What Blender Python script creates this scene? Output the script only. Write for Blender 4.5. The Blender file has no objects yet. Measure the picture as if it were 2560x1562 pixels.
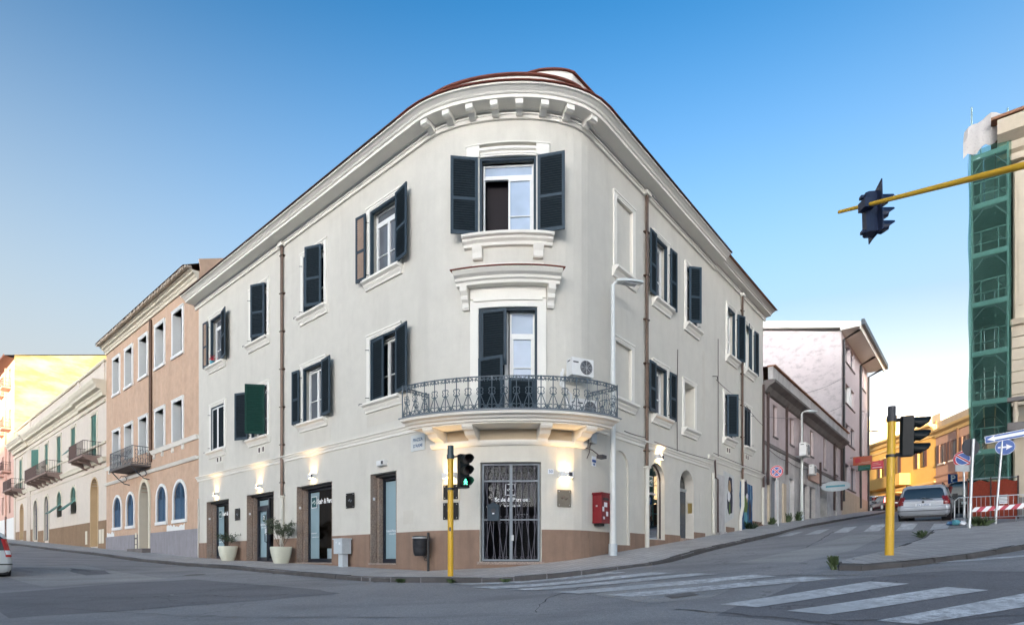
import bpy, bmesh, math, random
import numpy as np
from mathutils import Vector, Matrix
R_ = math.radians
random.seed(7)
sc = bpy.context.scene
COL = sc.collection
# ------------------------------------------------------------------ camera, sky, sun, exposure
cam = bpy.data.objects.new('camera', bpy.data.cameras.new('camera')); COL.objects.link(cam); sc.camera = cam
cam.data.sensor_width = 36; cam.data.lens = 36*1450/2560; cam.data.shift_y = (1403-781)/2560
cam.rotation_euler = (math.pi/2, 0, 0); cam.data.clip_start = .05; cam.data.clip_end = 3000
EL, AZ = 5.0, 197.0
w = bpy.data.worlds.new('World'); sc.world = w; w.use_nodes = True
nt = w.node_tree; bg = nt.nodes['Background']; LK = nt.links.new
sky = nt.nodes.new('ShaderNodeTexSky'); sky.sky_type = 'NISHITA'; sky.sun_disc = False
sky.sun_elevation = R_(EL); sky.sun_rotation = R_(AZ); sky.ozone_density = 1.5; sky.air_density = 1; sky.dust_density = 1
hs = nt.nodes.new('ShaderNodeHueSaturation'); hs.inputs['Hue'].default_value = .484; hs.inputs['Saturation'].default_value = 1.34; LK(sky.outputs[0], hs.inputs['Color'])
gm = nt.nodes.new('ShaderNodeGamma'); gm.inputs[1].default_value = 1.92; LK(hs.outputs[0], gm.inputs[0])
tc = nt.nodes.new('ShaderNodeTexCoord'); sx = nt.nodes.new('ShaderNodeSeparateXYZ'); LK(tc.outputs['Generated'], sx.inputs[0])
mr = nt.nodes.new('ShaderNodeMapRange'); mr.interpolation_type = 'SMOOTHSTEP'; LK(sx.outputs[2], mr.inputs[0])       # pale dusk haze towards the horizon, all the way round
for i, v in ((1, 0.16), (2, .77), (3, 1.0), (4, .0)): mr.inputs[i].default_value = v
bw = nt.nodes.new('ShaderNodeRGBToBW'); LK(gm.outputs[0], bw.inputs[0])
cm = nt.nodes.new('ShaderNodeMix'); cm.data_type = 'RGBA'; cm.blend_type = 'MULTIPLY'; cm.inputs[0].default_value = 1
LK(bw.outputs[0], cm.inputs[6]); cm.inputs[7].default_value = (.66, .66, .67, 1)
li = nt.nodes.new('ShaderNodeMix'); li.data_type = 'RGBA'; li.blend_type = 'LIGHTEN'; li.inputs[0].default_value = 1; LK(cm.outputs[2], li.inputs[6]); li.inputs[7].default_value = (1.82, 1.88, 1.92, 1)
mx = nt.nodes.new('ShaderNodeMix'); mx.data_type = 'RGBA'; LK(mr.outputs[0], mx.inputs[0]); LK(gm.outputs[0], mx.inputs[6]); LK(li.outputs[2], mx.inputs[7])
LK(mx.outputs[2], bg.inputs[0]); bg.inputs[1].default_value = .098
sl_ = bpy.data.lights.new('sun', 'SUN'); sl_.energy = 4.5; sl_.angle = R_(.5); sl_.color = (1, .72, .42)
sun = bpy.data.objects.new('sun', sl_); COL.objects.link(sun)
sd = Vector((math.sin(R_(AZ))*math.cos(R_(EL)), math.cos(R_(AZ))*math.cos(R_(EL)), math.sin(R_(EL))))
sun.rotation_euler = sd.to_track_quat('Z', 'Y').to_euler(); sun.location = sd*150
vs = sc.view_settings; vs.view_transform = 'Standard'; vs.look = 'None'; vs.gamma = 1; vs.use_curve_mapping = False; vs.exposure = 1.9
sc.render.engine = 'CYCLES'
sc.cycles.use_denoising = True; sc.cycles.max_bounces = 6; sc.cycles.diffuse_bounces = 4; sc.cycles.transparent_max_bounces = 10
sc.cycles.sample_clamp_indirect = 8; sc.cycles.caustics_reflective = False; sc.cycles.caustics_refractive = False

# ------------------------------------------------------------------ materials
def nodes(name):
    m = bpy.data.materials.new(name); m.use_nodes = True
    return m, m.node_tree, m.node_tree.nodes['Principled BSDF']
def noise(t, scale, detail=4, rough=.55, vec=None, stretch=None):
    n = t.nodes.new('ShaderNodeTexNoise'); n.inputs['Scale'].default_value = scale
    n.inputs['Detail'].default_value = detail; n.inputs['Roughness'].default_value = rough
    g = t.nodes.new('ShaderNodeNewGeometry') if vec is None else None
    src = g.outputs['Position'] if vec is None else vec
    if stretch:
        mp = t.nodes.new('ShaderNodeMapping'); mp.inputs['Scale'].default_value = stretch
        t.links.new(src, mp.inputs[0]); src = mp.outputs[0]
    t.links.new(src, n.inputs['Vector']); return n.outputs['Fac']
def ramp(t, fac, a, b, c0=(0, 0, 0), c1=(1, 1, 1)):
    r = t.nodes.new('ShaderNodeValToRGB'); e = r.color_ramp.elements
    e[0].position = a; e[1].position = b; e[0].color = (*c0, 1); e[1].color = (*c1, 1)
    t.links.new(fac, r.inputs[0]); return r.outputs[0]
def mixc(t, fac, a, b, mode='MIX'):
    n = t.nodes.new('ShaderNodeMix'); n.data_type = 'RGBA'; n.blend_type = mode
    for i, v in ((0, fac), (6, a), (7, b)):
        if isinstance(v, (int, float)): n.inputs[i].default_value = v
        elif isinstance(v, tuple): n.inputs[i].default_value = (*v, 1)
        else: t.links.new(v, n.inputs[i])
    return n.outputs[2]
def bump(t, b, h, strength=.3, dist=.02):
    n = t.nodes.new('ShaderNodeBump'); n.inputs['Strength'].default_value = strength; n.inputs['Distance'].default_value = dist
    t.links.new(h, n.inputs['Height']); t.links.new(n.outputs[0], b.inputs['Normal'])
def mul(c, k): return tuple(min(1, max(0, v*k)) for v in c)
def plain(name, c, rough=.5, metal=0, spec=.5):
    m, t, b = nodes(name); b.inputs['Base Color'].default_value = (*c, 1); b.inputs['Roughness'].default_value = rough
    b.inputs['Metallic'].default_value = metal; b.inputs['Specular IOR Level'].default_value = spec; return m
def paint(name, c, rough=.45, var=.12, scale=9, metal=0, spec=.4):
    m, t, b = nodes(name)
    f = noise(t, scale, 5); g2 = noise(t, scale*7, 3)
    c1 = mixc(t, f, mul(c, 1-var*1.6), mul(c, 1+var))
    c2 = mixc(t, ramp(t, g2, .55, .75), c1, mul(c, 1-var*2))
    t.links.new(c2, b.inputs['Base Color']); b.inputs['Roughness'].default_value = rough; b.inputs['Metallic'].default_value = metal; b.inputs['Specular IOR Level'].default_value = spec
    bump(t, b, g2, .08, .004); return m
def plaster(name, c, var=.07, stain=.12, bstr=.25, stainc=None, sscale=.5, lo=.5, hi=.8, st=(2.6, 2.6, .35)):
    m, t, b = nodes(name)
    big = noise(t, .35, 5, .6); mid = noise(t, 2.2, 6, .65); fine = noise(t, 38, 4, .7)
    streak = noise(t, sscale, 6, .65, stretch=st)
    c1 = mixc(t, big, mul(c, 1-var), mul(c, 1+var))
    c2 = mixc(t, ramp(t, mid, .35, .75), c1, mul(c, 1-var*1.3))
    s = ramp(t, streak, lo, hi)
    sm = t.nodes.new('ShaderNodeMath'); sm.operation = 'MULTIPLY'; sm.inputs[1].default_value = stain
    t.links.new(s, sm.inputs[0])
    c3 = mixc(t, sm.outputs[0], c2, stainc or mul(c, .45))
    c4 = mixc(t, ramp(t, fine, .3, .8), mul((1, 1, 1), .93), (1, 1, 1))
    t.links.new(mixc(t, 1.0, c3, c4, 'MULTIPLY'), b.inputs['Base Color'])
    b.inputs['Roughness'].default_value = .9; b.inputs['Specular IOR Level'].default_value = .2
    bump(t, b, fine, bstr, .006); return m
def asphalt(name, c, warm=0.0, crack=True):
    m, t, b = nodes(name)
    big = noise(t, .18, 6, .6); mid = noise(t, 1.1, 6, .65); fine = noise(t, 60, 3, .7); lng = noise(t, .5, 5, .6, stretch=(.5, 1.6, 1))
    c1 = mixc(t, ramp(t, big, .35, .68), mul(c, .8), mul(c, 1.28))
    c2 = mixc(t, ramp(t, mid, .3, .75), c1, mul(c, 1.12))
    c3 = mixc(t, ramp(t, lng, .5, .75), c2, mul(c, .72))
    c4 = mixc(t, ramp(t, fine, .36, .66), (.6, .6, .61), (1.05, 1.05, 1.05)); sp = noise(t, 17, 5, .8); c4 = mixc(t, 1.0, c4, ramp(t, sp, .35, .62, (.78, .78, .79), (1, 1, 1)), 'MULTIPLY')
    col = mixc(t, 1.0, c3, c4, 'MULTIPLY')
    if crack:
        v = t.nodes.new('ShaderNodeTexVoronoi'); v.feature = 'DISTANCE_TO_EDGE'; v.inputs['Scale'].default_value = .3
        g = t.nodes.new('ShaderNodeNewGeometry'); wn = t.nodes.new('ShaderNodeTexNoise'); wn.inputs['Scale'].default_value = 1.4; wn.inputs['Detail'].default_value = 5
        t.links.new(g.outputs['Position'], wn.inputs['Vector'])
        ad = t.nodes.new('ShaderNodeVectorMath'); ad.operation = 'MULTIPLY_ADD'; ad.inputs[1].default_value = (2.2, 2.2, 0)
        t.links.new(wn.outputs['Color'], ad.inputs[0]); t.links.new(g.outputs['Position'], ad.inputs[2]); t.links.new(ad.outputs[0], v.inputs['Vector'])
        k = ramp(t, v.outputs['Distance'], .002, .008, (1, 1, 1), (0, 0, 0))
        gate = ramp(t, noise(t, .23, 3), .48, .58)
        km = t.nodes.new('ShaderNodeMath'); km.operation = 'MULTIPLY'; t.links.new(k, km.inputs[0]); t.links.new(gate, km.inputs[1])
        km2 = t.nodes.new('ShaderNodeMath'); km2.operation = 'MULTIPLY'; km2.inputs[1].default_value = .75; t.links.new(km.outputs[0], km2.inputs[0])
        col = mixc(t, km2.outputs[0], col, mul(c, .3))
    t.links.new(col, b.inputs['Base Color']); b.inputs['Roughness'].default_value = .82; b.inputs['Specular IOR Level'].default_value = .35
    bump(t, b, fine, .5, .008); return m
def glass(name, tint=(.02, .025, .03), rough=.03, spec=.9):
    m, t, b = nodes(name); b.inputs['Roughness'].default_value = rough; b.inputs['Specular IOR Level'].default_value = spec
    f = noise(t, 1.3, 2); t.links.new(mixc(t, f, mul(tint, .7), mul(tint, 1.2)), b.inputs['Base Color']); return m
def clear_glass(name, tr=(.82, .88, .9)):
    m = bpy.data.materials.new(name); m.use_nodes = True; t = m.node_tree
    t.nodes.remove(t.nodes['Principled BSDF']); out = t.nodes['Material Output']
    a = t.nodes.new('ShaderNodeBsdfTransparent'); a.inputs[0].default_value = (*tr, 1)
    g = t.nodes.new('ShaderNodeBsdfGlossy'); g.inputs['Roughness'].default_value = .02
    fr = t.nodes.new('ShaderNodeFresnel'); fr.inputs[0].default_value = 1.17
    s = t.nodes.new('ShaderNodeMixShader'); t.links.new(fr.outputs[0], s.inputs[0]); t.links.new(a.outputs[0], s.inputs[1]); t.links.new(g.outputs[0], s.inputs[2])
    t.links.new(s.outputs[0], out.inputs[0]); return m
def glow(name, c, e):
    m, t, b = nodes(name); b.inputs['Base Color'].default_value = (*c, 1); b.inputs['Emission Color'].default_value = (*c, 1); b.inputs['Emission Strength'].default_value = e; return m
def granite(name):
    m, t, b = nodes(name); f = noise(t, 30, 4, .8); g2 = noise(t, 3, 4)
    c = mixc(t, ramp(t, f, .38, .62), (.13, .09, .07), (.42, .33, .27)); c = mixc(t, ramp(t, g2, .4, .8), c, (.3, .25, .22))
    t.links.new(c, b.inputs['Base Color']); b.inputs['Roughness'].default_value = .5; return m
def road_paint(name, c, lo=.36, hi=.52, under=(.32, .31, .31)):
    m, t, b = nodes(name); a = noise(t, 5, 6, .75); f2 = noise(t, 45, 4, .7); lo_ = noise(t, .9, 3)
    k = ramp(t, a, lo, hi); c1 = mixc(t, k, under, c); c2 = mixc(t, ramp(t, f2, .32, .5), mul(under, 1.3), c1)
    c3 = mixc(t, ramp(t, lo_, .35, .7), c2, mul(c, .6)); t.links.new(c3, b.inputs['Base Color']); b.inputs['Roughness'].default_value = .8; return m
def paving(name, c, sx=.21, rot=0):
    m, t, b = nodes(name); g = t.nodes.new('ShaderNodeNewGeometry'); mp = t.nodes.new('ShaderNodeMapping'); mp.inputs['Rotation'].default_value = (0, 0, rot)
    t.links.new(g.outputs['Position'], mp.inputs[0])
    br = t.nodes.new('ShaderNodeTexBrick'); br.offset = 0; br.inputs['Scale'].default_value = 1; br.inputs['Brick Width'].default_value = sx; br.inputs['Row Height'].default_value = sx
    br.inputs['Mortar Size'].default_value = .012; br.inputs['Color1'].default_value = (*c, 1); br.inputs['Color2'].default_value = (*mul(c, .85), 1); br.inputs['Mortar'].default_value = (*mul(c, .42), 1)
    t.links.new(mp.outputs[0], br.inputs['Vector'])
    s = noise(t, .8, 6, .65); f = noise(t, 30, 3)
    c1 = mixc(t, ramp(t, s, .45, .75), br.outputs['Color'], mul(c, .62)); c2 = mixc(t, 1.0, c1, ramp(t, f, .3, .7, (.75, .75, .75)), 'MULTIPLY')
    t.links.new(c2, b.inputs['Base Color']); b.inputs['Roughness'].default_value = .85; bump(t, b, br.outputs['Fac'], -.4, .006); return m
M = dict(
 wall=plaster('grey_plaster', (.655, .626, .555), .055, .24, .3, (.37, .345, .30), .6, .5, .8), trim=plaster('white_trim', (.83, .80, .725), .03, .08, .08),
 panel=plaster('tan_plaster', (.56, .46, .33), .05, .1), plinth=plaster('terracotta_plinth', (.305, .205, .15), .14, .6, .5, (.2, .14, .11), 1.2, .45, .7),
 railm=paint('dark_grey_iron', (.085, .115, .14), .45, .2, 20), salmon=plaster('salmon_plaster', (.60, .415, .295), .14, .4, .3, (.7, .52, .4), .8, .45, .75), cream=plaster('cream_plaster', (.70, .62, .53), .05, .16),
 creamtrim=plaster('cream_trim', (.72, .66, .53), .05, .25), ochre=plaster('ochre_surround', (.62, .46, .28), .06, .15), brownpl=plaster('brown_plinth', (.30, .2, .125), .12, .4, .4),
 greypl=plaster('grey_plinth', (.30, .285, .30), .12, .35, .3, (.42, .42, .47), 2.0, .45, .75), pinkw=plaster('pink_plaster', (.72, .47, .38), .05, .1),
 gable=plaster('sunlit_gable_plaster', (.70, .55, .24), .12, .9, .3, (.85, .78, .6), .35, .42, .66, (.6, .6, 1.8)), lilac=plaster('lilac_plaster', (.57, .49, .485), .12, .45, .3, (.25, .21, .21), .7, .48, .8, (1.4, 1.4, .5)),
 shabby=plaster('shabby_plaster', (.56, .54, .525), .16, .6, .4, (.2, .185, .17), .8, .46, .74, (1.3, 1.3, .6)), pale=plaster('pale_pink_plaster', (.62, .54, .54), .04, .1),
 blocks=plaster('stained_block_plaster', (.64, .565, .555), .08, .6, .4, (.33, .29, .285), 1.6, .5, .68, (1.0, 1.0, 1.7)),
 yellow=plaster('yellow_plaster', (.66, .42, .14), .06, .15), yellowtrim=plaster('yellow_trim', (.72, .53, .25), .05, .1), rose=plaster('rose_plaster', (.62, .41, .32), .06, .15),
 stone=plaster('weathered_stone', (.55, .47, .36), .1, .35, .4), darkstone=plaster('sooty_stone', (.2, .18, .17), .2, .6, .5, (.05, .05, .05)),
 roof=plaster('old_roof_tile', (.30, .15, .09), .2, .4, .6), patch=plaster('patch_plaster', (.635, .60, .525), .05, .2, .5), tar=plain('tar_crack', (.05, .05, .052), .7), eavesd=plaster('dark_eaves', (.10, .065, .055), .15, .3, .3), redcap=plaster('red_tile_cap', (.21, .07, .05), .15, .3, .3), tilegrey=plaster('weathered_tile', (.56, .47, .37), .25, .5, .6),
 asphalt=asphalt('asphalt', (.36, .345, .34)), asphalt2=asphalt('dark_asphalt', (.235, .225, .23)), asphalt3=asphalt('pale_asphalt', (.45, .43, .41)),
 pave=paving('sidewalk_tiles', (.58, .555, .54), .25, R_(41)), pave2=paving('island_tiles', (.52, .49, .47), .3, R_(12)), kerb=plaster('kerb_stone', (.11, .103, .10), .25, .5, .6, (.05, .045, .04), 1.6),
 rpaint=road_paint('road_paint', (.76, .76, .76), .40, .56), rpaint2=road_paint('worn_road_paint', (.74, .74, .74), .41, .6),
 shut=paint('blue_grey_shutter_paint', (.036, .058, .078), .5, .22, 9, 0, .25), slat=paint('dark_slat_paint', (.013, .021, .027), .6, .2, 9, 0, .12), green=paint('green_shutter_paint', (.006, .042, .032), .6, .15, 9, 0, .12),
 greens=paint('faded_green_shutter_paint', (.075, .2, .16), .5, .2), blue=paint('blue_shutter_paint', (.05, .115, .2), .5, .2), brown=paint('brown_shutter_paint', (.11, .045, .03), .5, .2),
 white=paint('white_window_paint', (.78, .78, .75), .35, .04), tan=paint('raw_wood', (.35, .25, .19), .6, .15), navy=plain('dark_navy_metal', (.012, .016, .026), .3),
 gdark=glass('dark_glass'), gblue=glass('sky_tinted_glass', (.42, .5, .62)), ggrey=glass('grey_glass', (.13, .14, .155)), gpale=glass('pale_blind_glass', (.36, .38, .36)), clear=clear_glass('shop_glass'),  # gblue: pale curtain tone with the sky's reflection painted into its colour
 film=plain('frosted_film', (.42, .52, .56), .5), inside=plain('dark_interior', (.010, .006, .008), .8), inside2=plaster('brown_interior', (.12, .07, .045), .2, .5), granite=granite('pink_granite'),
 iron=paint('grey_iron', (.06, .075, .09), .45, .2, 20), gateiron=paint('gate_iron', (.15, .145, .17), .5, .2, 20), irong=paint('pale_grey_iron', (.22, .25, .28), .45, .15, 20), black=plain('black_metal', (.012, .012, .013), .4), steel=paint('galvanised_steel', (.42, .44, .45), .4, .12, 12, .4),
 polew=paint('white_pole_paint', (.62, .64, .62), .4, .06), copper=paint('copper_pipe', (.135, .085, .06), .35, .3, 3, .3), pipew=paint('cream_pipe', (.62, .6, .53), .5, .06), rust=paint('rusty_dark_pipe', (.08, .05, .045), .6, .3),
 yel=paint('yellow_pole_paint', (.66, .38, .022), .35, .06, 4), tcap=paint('dark_teal_metal', (.03, .06, .07), .35), sig=paint('black_signal_plastic', (.008, .012, .014), .4, .2, 9, 0, .2), bkb=paint('navy_signal_plastic', (.014, .024, .06), .35, .2),
 red=paint('mailbox_red', (.19, .012, .018), .35, .15), sticker=plain('white_sticker', (.7, .72, .74)), cwhite=paint('white_appliance', (.72, .72, .7), .35, .05), pot=paint('cream_pot_glaze', (.66, .66, .54), .5, .05, 3),
 cab=paint('grey_cabinet', (.5, .55, .58), .5, .1), bin=paint('black_bin_plastic', (.02, .022, .027), .4, .2), mirror=plain('bronze_mirror', (.16, .145, .12), .22, .8), bplq=plain('black_glass_plaque', (.006, .006, .006), .25, 0, .15),
 leaf=paint('leaf_green', (.07, .105, .04), .5, .35, 25), leafg=paint('grey_green_leaf', (.12, .145, .1), .5, .35, 25), leafd=paint('dark_leaf', (.02, .045, .02), .5, .35, 25), twig=paint('twig_bark', (.11, .085, .06), .8, .2),
 sblue=plain('sign_blue', (.012, .075, .30), .35), sred=plain('sign_red', (.42, .015, .03), .35), swhite=plain('sign_white', (.75, .77, .8), .4), sback=plain('sign_back', (.045, .045, .052), .6), teal=plain('teal_logo', (.012, .09, .10), .4),
 orange=plain('orange_sign', (.42, .075, .022), .4), sgreen=plain('green_sign', (.012, .1, .06), .4), tape=plain('white_tape', (.75, .72, .72), .5), tapered=plain('red_tape', (.45, .03, .06), .5), onet=paint('orange_netting', (.36, .06, .03), .7, .3, 14),
 silver=paint('silver_car_paint', (.42, .44, .47), .28, .03, 2, .35), carwhite=paint('white_car_paint', (.62, .64, .63), .25, .03), carblack=paint('black_car_paint', (.015, .016, .018), .2, .05), carred=paint('dark_red_car_paint', (.12, .02, .02), .25, .05),
 tail=plain('tail_lamp', (.16, .008, .008), .15), tail2=plain('bright_tail_lamp', (.5, .015, .015), .15), tyre=plain('tyre', (.012, .012, .012), .8), rim=plain('wheel_rim', (.3, .31, .32), .3, .7), plate=plain('plate', (.62, .64, .66), .4), trimblack=plain('black_trim', (.015, .015, .017), .5),
 lit=glow('lit_lamp', (1, .78, .45), 9), litred=glow('lit_tail', (1, .12, .1), 3), walk=glow('green_walk', (.08, 1, .55), 1.6), text=plain('white_lettering', (.85, .87, .88), .5), textb=plain('blue_grey_lettering', (.13, .19, .29), .6), gold=plain('brass', (.45, .33, .12), .3, .7),
 sheet=paint('white_tarp', (.44, .41, .385), .6, .12, 2), deck=paint('blue_grey_deck', (.3, .42, .42), .5, .15, 6), brickf=plaster('brick_infill', (.30, .22, .19), .12, .3), dwood=paint('dark_wood', (.05, .033, .028), .5, .3, 14), pdoor=paint('grey_blue_door', (.075, .085, .1), .5, .35, 8))
# ------------------------------------------------------------------ mesh helper
class MB:
    def __init__(self, F=None): self.v = []; self.f = []; self.F = F or (lambda a, b, c: Vector((a, b, c)))
    def pts(self, ps):
        i = len(self.v); self.v += [tuple(self.F(*p)) for p in ps]; return list(range(i, i+len(ps)))
    def face(self, ps): self.f.append(self.pts(ps)); return self
    def grid(self, rows, closed=False):
        ids = [self.pts(r) for r in rows]; n = len(ids[0])
        for a, b in zip(ids, ids[1:]):
            for k in range(n if closed else n-1): self.f.append([a[k], a[(k+1) % n], b[(k+1) % n], b[k]])
        return ids
    def box(self, x0, x1, y0, y1, z0, z1, n=1):
        rows = []
        for i in range(n+1):
            x = x0+(x1-x0)*i/n; rows.append([(x, y0, z0), (x, y1, z0), (x, y1, z1), (x, y0, z1)])
        ids = self.grid(rows, True); self.f.append(ids[0][::-1]); self.f.append(ids[-1]); return self
    def sweep(self, prof, ss):                                # closed (o,z) outline carried along s
        ids = self.grid([[(s, o, z) for o, z in prof] for s in ss], True); self.f.append(ids[0][::-1]); self.f.append(ids[-1]); return self
    def prism(self, poly, a, b, ax=1):                        # outline in the two other axes, from a to b along axis ax
        def P(p, t): return (p[0], t, p[1]) if ax == 1 else ((t, p[0], p[1]) if ax == 0 else (p[0], p[1], t))
        ids = self.grid([[P(p, a) for p in poly], [P(p, b) for p in poly]], True); self.f.append(ids[0][::-1]); self.f.append(ids[1]); return self
    def tube(self, ps, r, n=6, r2=None, cap=True):
        ps = [Vector(p) for p in ps]; rows = []; up = None
        for i, p in enumerate(ps):
            d = (ps[min(i+1, len(ps)-1)]-ps[max(i-1, 0)]).normalized()
            if up is None: up = Vector((0, 0, 1)) if abs(d.z) < .9 else Vector((1, 0, 0))
            a = d.cross(up); a = a.normalized() if a.length > 1e-6 else d.orthogonal().normalized(); b = a.cross(d); up = b
            k = r if r2 is None else r+(r2-r)*i/max(1, len(ps)-1)
            rows.append([tuple(p+a*math.cos(2*math.pi*j/n)*k+b*math.sin(2*math.pi*j/n)*k) for j in range(n)])
        ids = self.grid(rows, True)
        if cap: self.f.append(ids[0][::-1]); self.f.append(ids[-1])
        return self
    def lathe(self, prof, n=16, c=(0, 0), cap=True):
        ids = self.grid([[(c[0]+r*math.cos(2*math.pi*j/n), c[1]+r*math.sin(2*math.pi*j/n), z) for j in range(n)] for r, z in prof], True)
        if cap: self.f.append(ids[0][::-1]); self.f.append(ids[-1])
        return self
    def disc(self, c, r, y0, y1, n=20, rz=None):              # disc facing -y
        self.prism([(c[0]+r*math.cos(2*math.pi*j/n), c[1]+(rz or r)*math.sin(2*math.pi*j/n)) for j in range(n)], y0, y1); return self
    def mesh(self, name, mat, smooth=False):
        me = bpy.data.meshes.new(name); me.from_pydata(self.v, [], self.f); me.update()
        b = bmesh.new(); b.from_mesh(me); bmesh.ops.recalc_face_normals(b, faces=b.faces); b.to_mesh(me); b.free()
        me.materials.append(M[mat] if isinstance(mat, str) else mat)
        if smooth:
            for p in me.polygons: p.use_smooth = True
            me.set_sharp_from_angle(angle=R_(38))
        return me
    def each(self, name, mat, parent=None, smooth=False):     # one object per separate piece
        par = list(range(len(self.v)))
        def fd(i):
            while par[i] != i: par[i] = par[par[i]]; i = par[i]
            return i
        for f in self.f:
            for a in f[1:]: par[fd(a)] = fd(f[0])
        grp = {}
        for f in self.f: grp.setdefault(fd(f[0]), []).append(f)
        out = []
        for fs in grp.values():
            ids = sorted({i for f in fs for i in f}); mp = {i: k for k, i in enumerate(ids)}
            m = MB(); m.v = [self.v[i] for i in ids]; m.f = [[mp[i] for i in f] for f in fs]; out.append(m.build(name, mat, parent, smooth))
        return out
    def build(self, name, mat, parent=None, smooth=False, kind=None, mw=None, label=None):
        return put(name, self.mesh(name, mat, smooth), parent, mw, kind, label)
def put(name, me, parent=None, mw=None, kind=None, label=None):
    o = bpy.data.objects.new(name, me); COL.objects.link(o)
    if parent is not None: o.parent = parent
    if mw is not None: o.matrix_local = mw
    if kind: o['kind'] = kind
    if label: o['label'] = label
    return o
def tag(o, label=None, cat=None, group=None, kind=None):
    for k, v in (('label', label), ('category', cat), ('group', group), ('kind', kind)):
        if v: o[k] = v
    return o
def thing(name, label, cat, mw=None, group=None):
    o = bpy.data.objects.new(name, None); COL.objects.link(o); o.empty_display_size = .2
    if mw is not None: o.matrix_local = mw
    return tag(o, label, cat, group)
def copy_tree(o, parent=None):
    c = o.copy(); COL.objects.link(c); c.parent = parent
    for ch in o.children: copy_tree(ch, c)
    return c
def text(s, size, mw, mat, parent, name='lettering', ext=.002, sx=1.0, off=0.0, align='CENTER'):
    cu = bpy.data.curves.new(name, 'FONT'); cu.body = s; cu.size = size; cu.extrude = ext; cu.offset = off; cu.align_x = align; cu.align_y = 'CENTER'
    tmp = bpy.data.objects.new(name, cu); COL.objects.link(tmp); bpy.context.view_layer.update()
    me = bpy.data.meshes.new_from_object(tmp.evaluated_get(bpy.context.evaluated_depsgraph_get())); bpy.data.objects.remove(tmp); bpy.data.curves.remove(cu)
    me.materials.clear(); me.materials.append(M[mat])
    return put(name, me, parent, mw @ Matrix.Rotation(R_(90), 4, 'X') @ Matrix.Diagonal((sx, 1, 1, 1)))
T3 = lambda x, y, z: Matrix.Translation((x, y, z))
RZ = lambda a: Matrix.Rotation(a, 4, 'Z')
# ------------------------------------------------------------------ the street frontage: s runs along it to the viewer's right, o outwards, z up
TL, TR = Vector((-2.559, 17.84, 0)), Vector((2.306, 17.69, 0))
dL, dR = Vector((-.75017, .66124, 0)), Vector((.63599, .77170, 0))
nL, nR = Vector((-.66124, -.75017, 0)), Vector((.77170, -.63599, 0))
B0, B1, B2, B3 = TL, TL-dL*1.42, TR-dR*1.42, TR
BT = []
for i in range(201):
    t = i/200; p = B0*(1-t)**3+B1*3*t*(1-t)**2+B2*3*t*t*(1-t)+B3*t**3
    BT.append(p)
BS = [0.0]
for a, b in zip(BT, BT[1:]): BS.append(BS[-1]+(b-a).length)
LT = BS[-1]; HT = LT/2
def PT(s):
    if s <= -HT: return TL+dL*(-HT-s), -dL, nL
    if s >= HT: return TR+dR*(s-HT), dR, nR
    x = s+HT; i = min(199, max(0, int(np.searchsorted(BS, x)-1))); k = (x-BS[i])/(BS[i+1]-BS[i])
    p = BT[i].lerp(BT[i+1], k); j = min(198, max(1, i)); t0 = (BT[j+1]-BT[j-1]).normalized(); t1 = (BT[min(200, j+2)]-BT[j]).normalized()
    tg = t0.lerp(t1, k).normalized(); return p, tg, Vector((tg.y, -tg.x, 0))
def F(s, o, z):
    p, t, n = PT(s); q = p+n*o; return Vector((q.x, q.y, z))
def sl(u): return -HT-u
def sr(u): return HT+u
def VM(s, o, z):                                              # viewer frame on the frontage: x right, y into the wall, z up
    p, t, n = PT(s); q = p+n*o
    return Matrix(((t.x, -n.x, 0, q.x), (t.y, -n.y, 0, q.y), (0, 0, 1, z), (0, 0, 0, 1)))
def ssteps(a, b, fine=.28):
    st = {a, b}
    if a < HT and b > -HT:
        lo, hi = max(a, -HT), min(b, HT); n = max(1, int((hi-lo)/fine)); st |= {lo+(hi-lo)*i/n for i in range(n+1)}
    return sorted(st)
def itp(x, xs, ys): return float(np.interp(x, xs, ys))
def zL(u): return itp(u, [-1, 0, 3.1, 8.1, 12.6, 18, 27, 34.5, 52, 68, 90], [-.28, -.28, -.21, -.06, .03, .2, .62, .89, 1.66, 2.35, 3.3])
def zR(u): return itp(u, [-1, 0, 1.2, 3.6, 6.9, 9.3, 11.75, 18, 25.6, 37.9, 47, 60, 80], [.02, .13, .26, .49, .82, 1.07, 1.31, 1.98, 2.67, 3.75, 4.6, 5.7, 7.2])
def zW(s):
    if s < -HT: return zL(-HT-s)
    if s > HT: return zR(s-HT)
    return itp(s, [-HT, 0, HT], [-.28, -.16, .13])
def kO(s): return itp(s, [-HT-4, -HT, 0, HT, HT+4], [2.6, 2.6, 2.58, 2.4, 2.3])
def kZ(s):
    if s < -HT: return zW(s)-itp(-HT-s, [0, 4, 9], [.12, .1, .08])
    if s > HT: return zW(s)-itp(s-HT, [0, 3], [.13, .05])
    return itp(s, [-HT, 0, 1.0, HT], [-.40, -.40, -.29, 0.0])
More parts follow.
